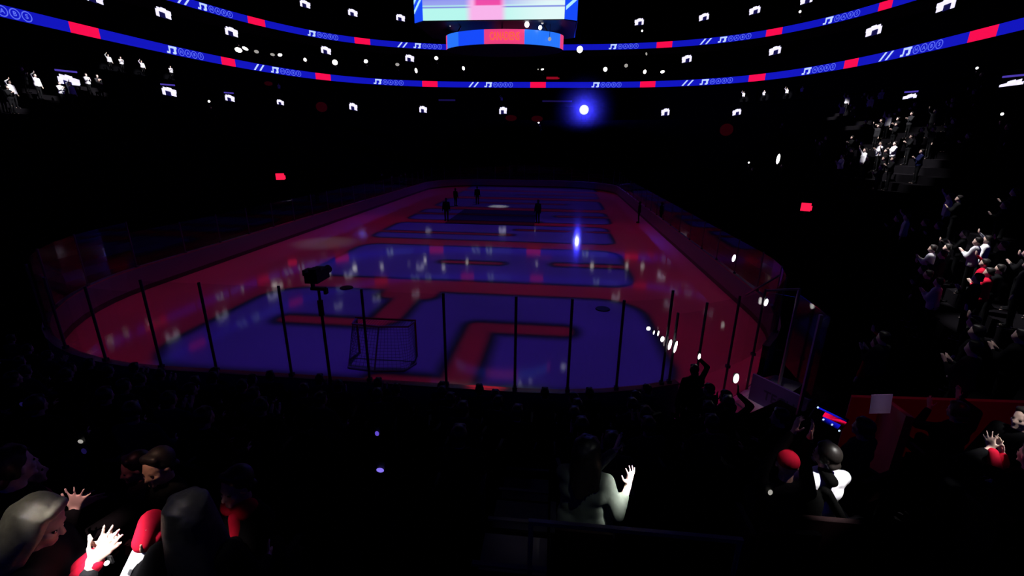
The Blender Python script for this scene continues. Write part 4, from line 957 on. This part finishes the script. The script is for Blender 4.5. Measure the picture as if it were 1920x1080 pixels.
# people on the ice
ICEP = [(-4.15, -1.95, 1.95, 20), (-5.45, 7.5, 1.85, -30), (-3.5, 9.45, 1.9, 200), (3.55, -1.6, 1.95, 150), (12.1, 0.05, 1.8, 80)]
ILB = ['person in black standing on the ice, nearest of the group by the carpet', 'person in black standing behind the first figure beside the carpet', 'person in black standing beyond the carpet near the white light pool', 'person in black standing alone at the camera pole side of blue letters, right of the white pool', 'person in black standing on red ice by the side boards']
ILB[3] = 'person in black standing at the far corner of the carpet from the group'
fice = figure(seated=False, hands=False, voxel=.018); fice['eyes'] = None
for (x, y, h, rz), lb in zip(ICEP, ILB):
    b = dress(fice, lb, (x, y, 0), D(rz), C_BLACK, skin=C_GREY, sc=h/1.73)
for i, x in enumerate((-15.2, -14.9, -14.6, -14.8)):
    dress(fice, 'person in dark clothes standing behind the side glass at the far corner', (x, 12.5+2.4*i, floor_at(x, 12.5+2.4*i)), D(-90), C_BLACK, skin=SKIN, group='people behind the far side glass')

# steep added spots, without real fixtures, on hands and shoulders of the near rows
def aim(b, p, radius, L_, off=(3, -3), color=(1, .97, .95), blend=.7):
    t_ = world(b, p); spot(t_, (t_.x+off[0], t_.y+off[1], t_.z+15), radius, L_, color, blend, soft=.06)
FW = f1['wrists'][0]
aim(p1, FW+V3((0, 0, -.02)), .15, 4.0, (4, -4))
aim(p1, f1['head']+V3((0, -.06, .08)), .16, .15, (-5, -3), (1, .95, .8))
aim(p2, f2['wrists'][1]+V3((0, 0, .03)), .14, .8, (3, -5), (1, .6, .6))
aim(p3, f3['wrists'][0]+V3((-.05, -.05, -.12)), .19, 2.6, (-4, -5))
aim(p3, f3['head']+V3((0, -.05, .1)), .16, .10, (-3, -2))
aim(p5, f5['wrists'][0]+V3((0, 0, .03)), .22, .45, (-2, -5), (1, .75, .75))
aim(p6, fturn['head'], .13, .42, (-1, -5), (1, .6, .42)); aim(p7, fturn['head'], .13, .07, (-1, -5), (1, .3, .35))
aim(p9, f9['wrists'][1]+V3((0, 0, .02)), .16, 5.5, (5, -4))
aim(p9, (.24, .05, .80), .15, 4.0, (5, -4))
aim(p9, (.08, -.12, .92), .32, .065, (3, -5), (.95, 1, .95))
aim(p10, (.03, -.10, .93), .25, 2.6, (4, -4))
aim(p11, f11['head']+V3((.04, 0, .10)), .12, .55, (4, -2), (1, .8, .85))
aim(p13, f13['wrists'][0]+V3((0, 0, -.03)), .15, 1.5, (4, -5))
aim(p14, fplain['head'], .09, .9, (-2, -5))
spot((9.6, -29.2, .3), (6, -20, 26), 1.25, .075, (1, .004, .17), .5)  # added red spot standing in for projector spill on the tunnel floor
spot((9.47, -34.02, 3.24), (6, -39, 18), .2, .18, (.75, .55, 1), .6)
spot((10.6, -33.3, 2.6), (7, -38.5, 18), 1.6, .034, (1, .03, .10), .9)
spot((10.57, -29.5, .7), (7, -34, 17), .6, .03, (.75, .45, 1), .7)
spot((10.6, -29.6, 2.2), (7, -34, 18), 1.0, .12, (.9, .7, 1), .7)
spot((4.95, -36.25, 2.8), (5, -39.5, 18), .42, .014, (1, .95, 1), .8)
spot((3.65, -30.5, 1.07), (3.65, -27, 18), .45, .55, (1, .06, .1), .4)

# ------------------------------------------------------------------ world, camera, colour management
w = bpy.data.worlds.new('dark_arena'); scene.world = w; w.use_nodes = True
bg = w.node_tree.nodes['Background']; bg.inputs['Color'].default_value = (.5, .25, .7, 1); bg.inputs['Strength'].default_value = .0006
yaw, pit, rol, f = .0957, .31008, -.01298, 853.66
F = Vector((-math.sin(yaw)*math.cos(pit), math.cos(yaw)*math.cos(pit), -math.sin(pit))); R = Vector((math.cos(yaw), math.sin(yaw), 0)); Up = R.cross(F)
cr, sr = math.cos(rol), math.sin(rol); ri = R*cr-Up*sr; ui = R*sr+Up*cr
cd = bpy.data.cameras.new('camera'); cd.sensor_width = 36; cd.lens = f*36/1920; cd.clip_end = 400; cd.clip_start = .05
cam = bpy.data.objects.new('camera', cd); col.objects.link(cam)
M4 = Matrix((ri, ui, -F)).transposed().to_4x4(); M4.translation = Vector((5.118, -39.726, 6.465)); cam.matrix_world = M4
scene.camera = cam
scene.view_settings.view_transform = 'Standard'; scene.view_settings.look = 'None'; scene.view_settings.exposure = 0; scene.view_settings.gamma = 1; scene.view_settings.use_curve_mapping = False
scene.cycles.use_denoising = True; scene.cycles.max_bounces = 6; scene.cycles.diffuse_bounces = 2; scene.cycles.glossy_bounces = 3; scene.cycles.transparent_max_bounces = 24; scene.cycles.volume_bounces = 0
scene.cycles.sample_clamp_indirect = 3.0; scene.cycles.caustics_reflective = False; scene.cycles.caustics_refractive = False
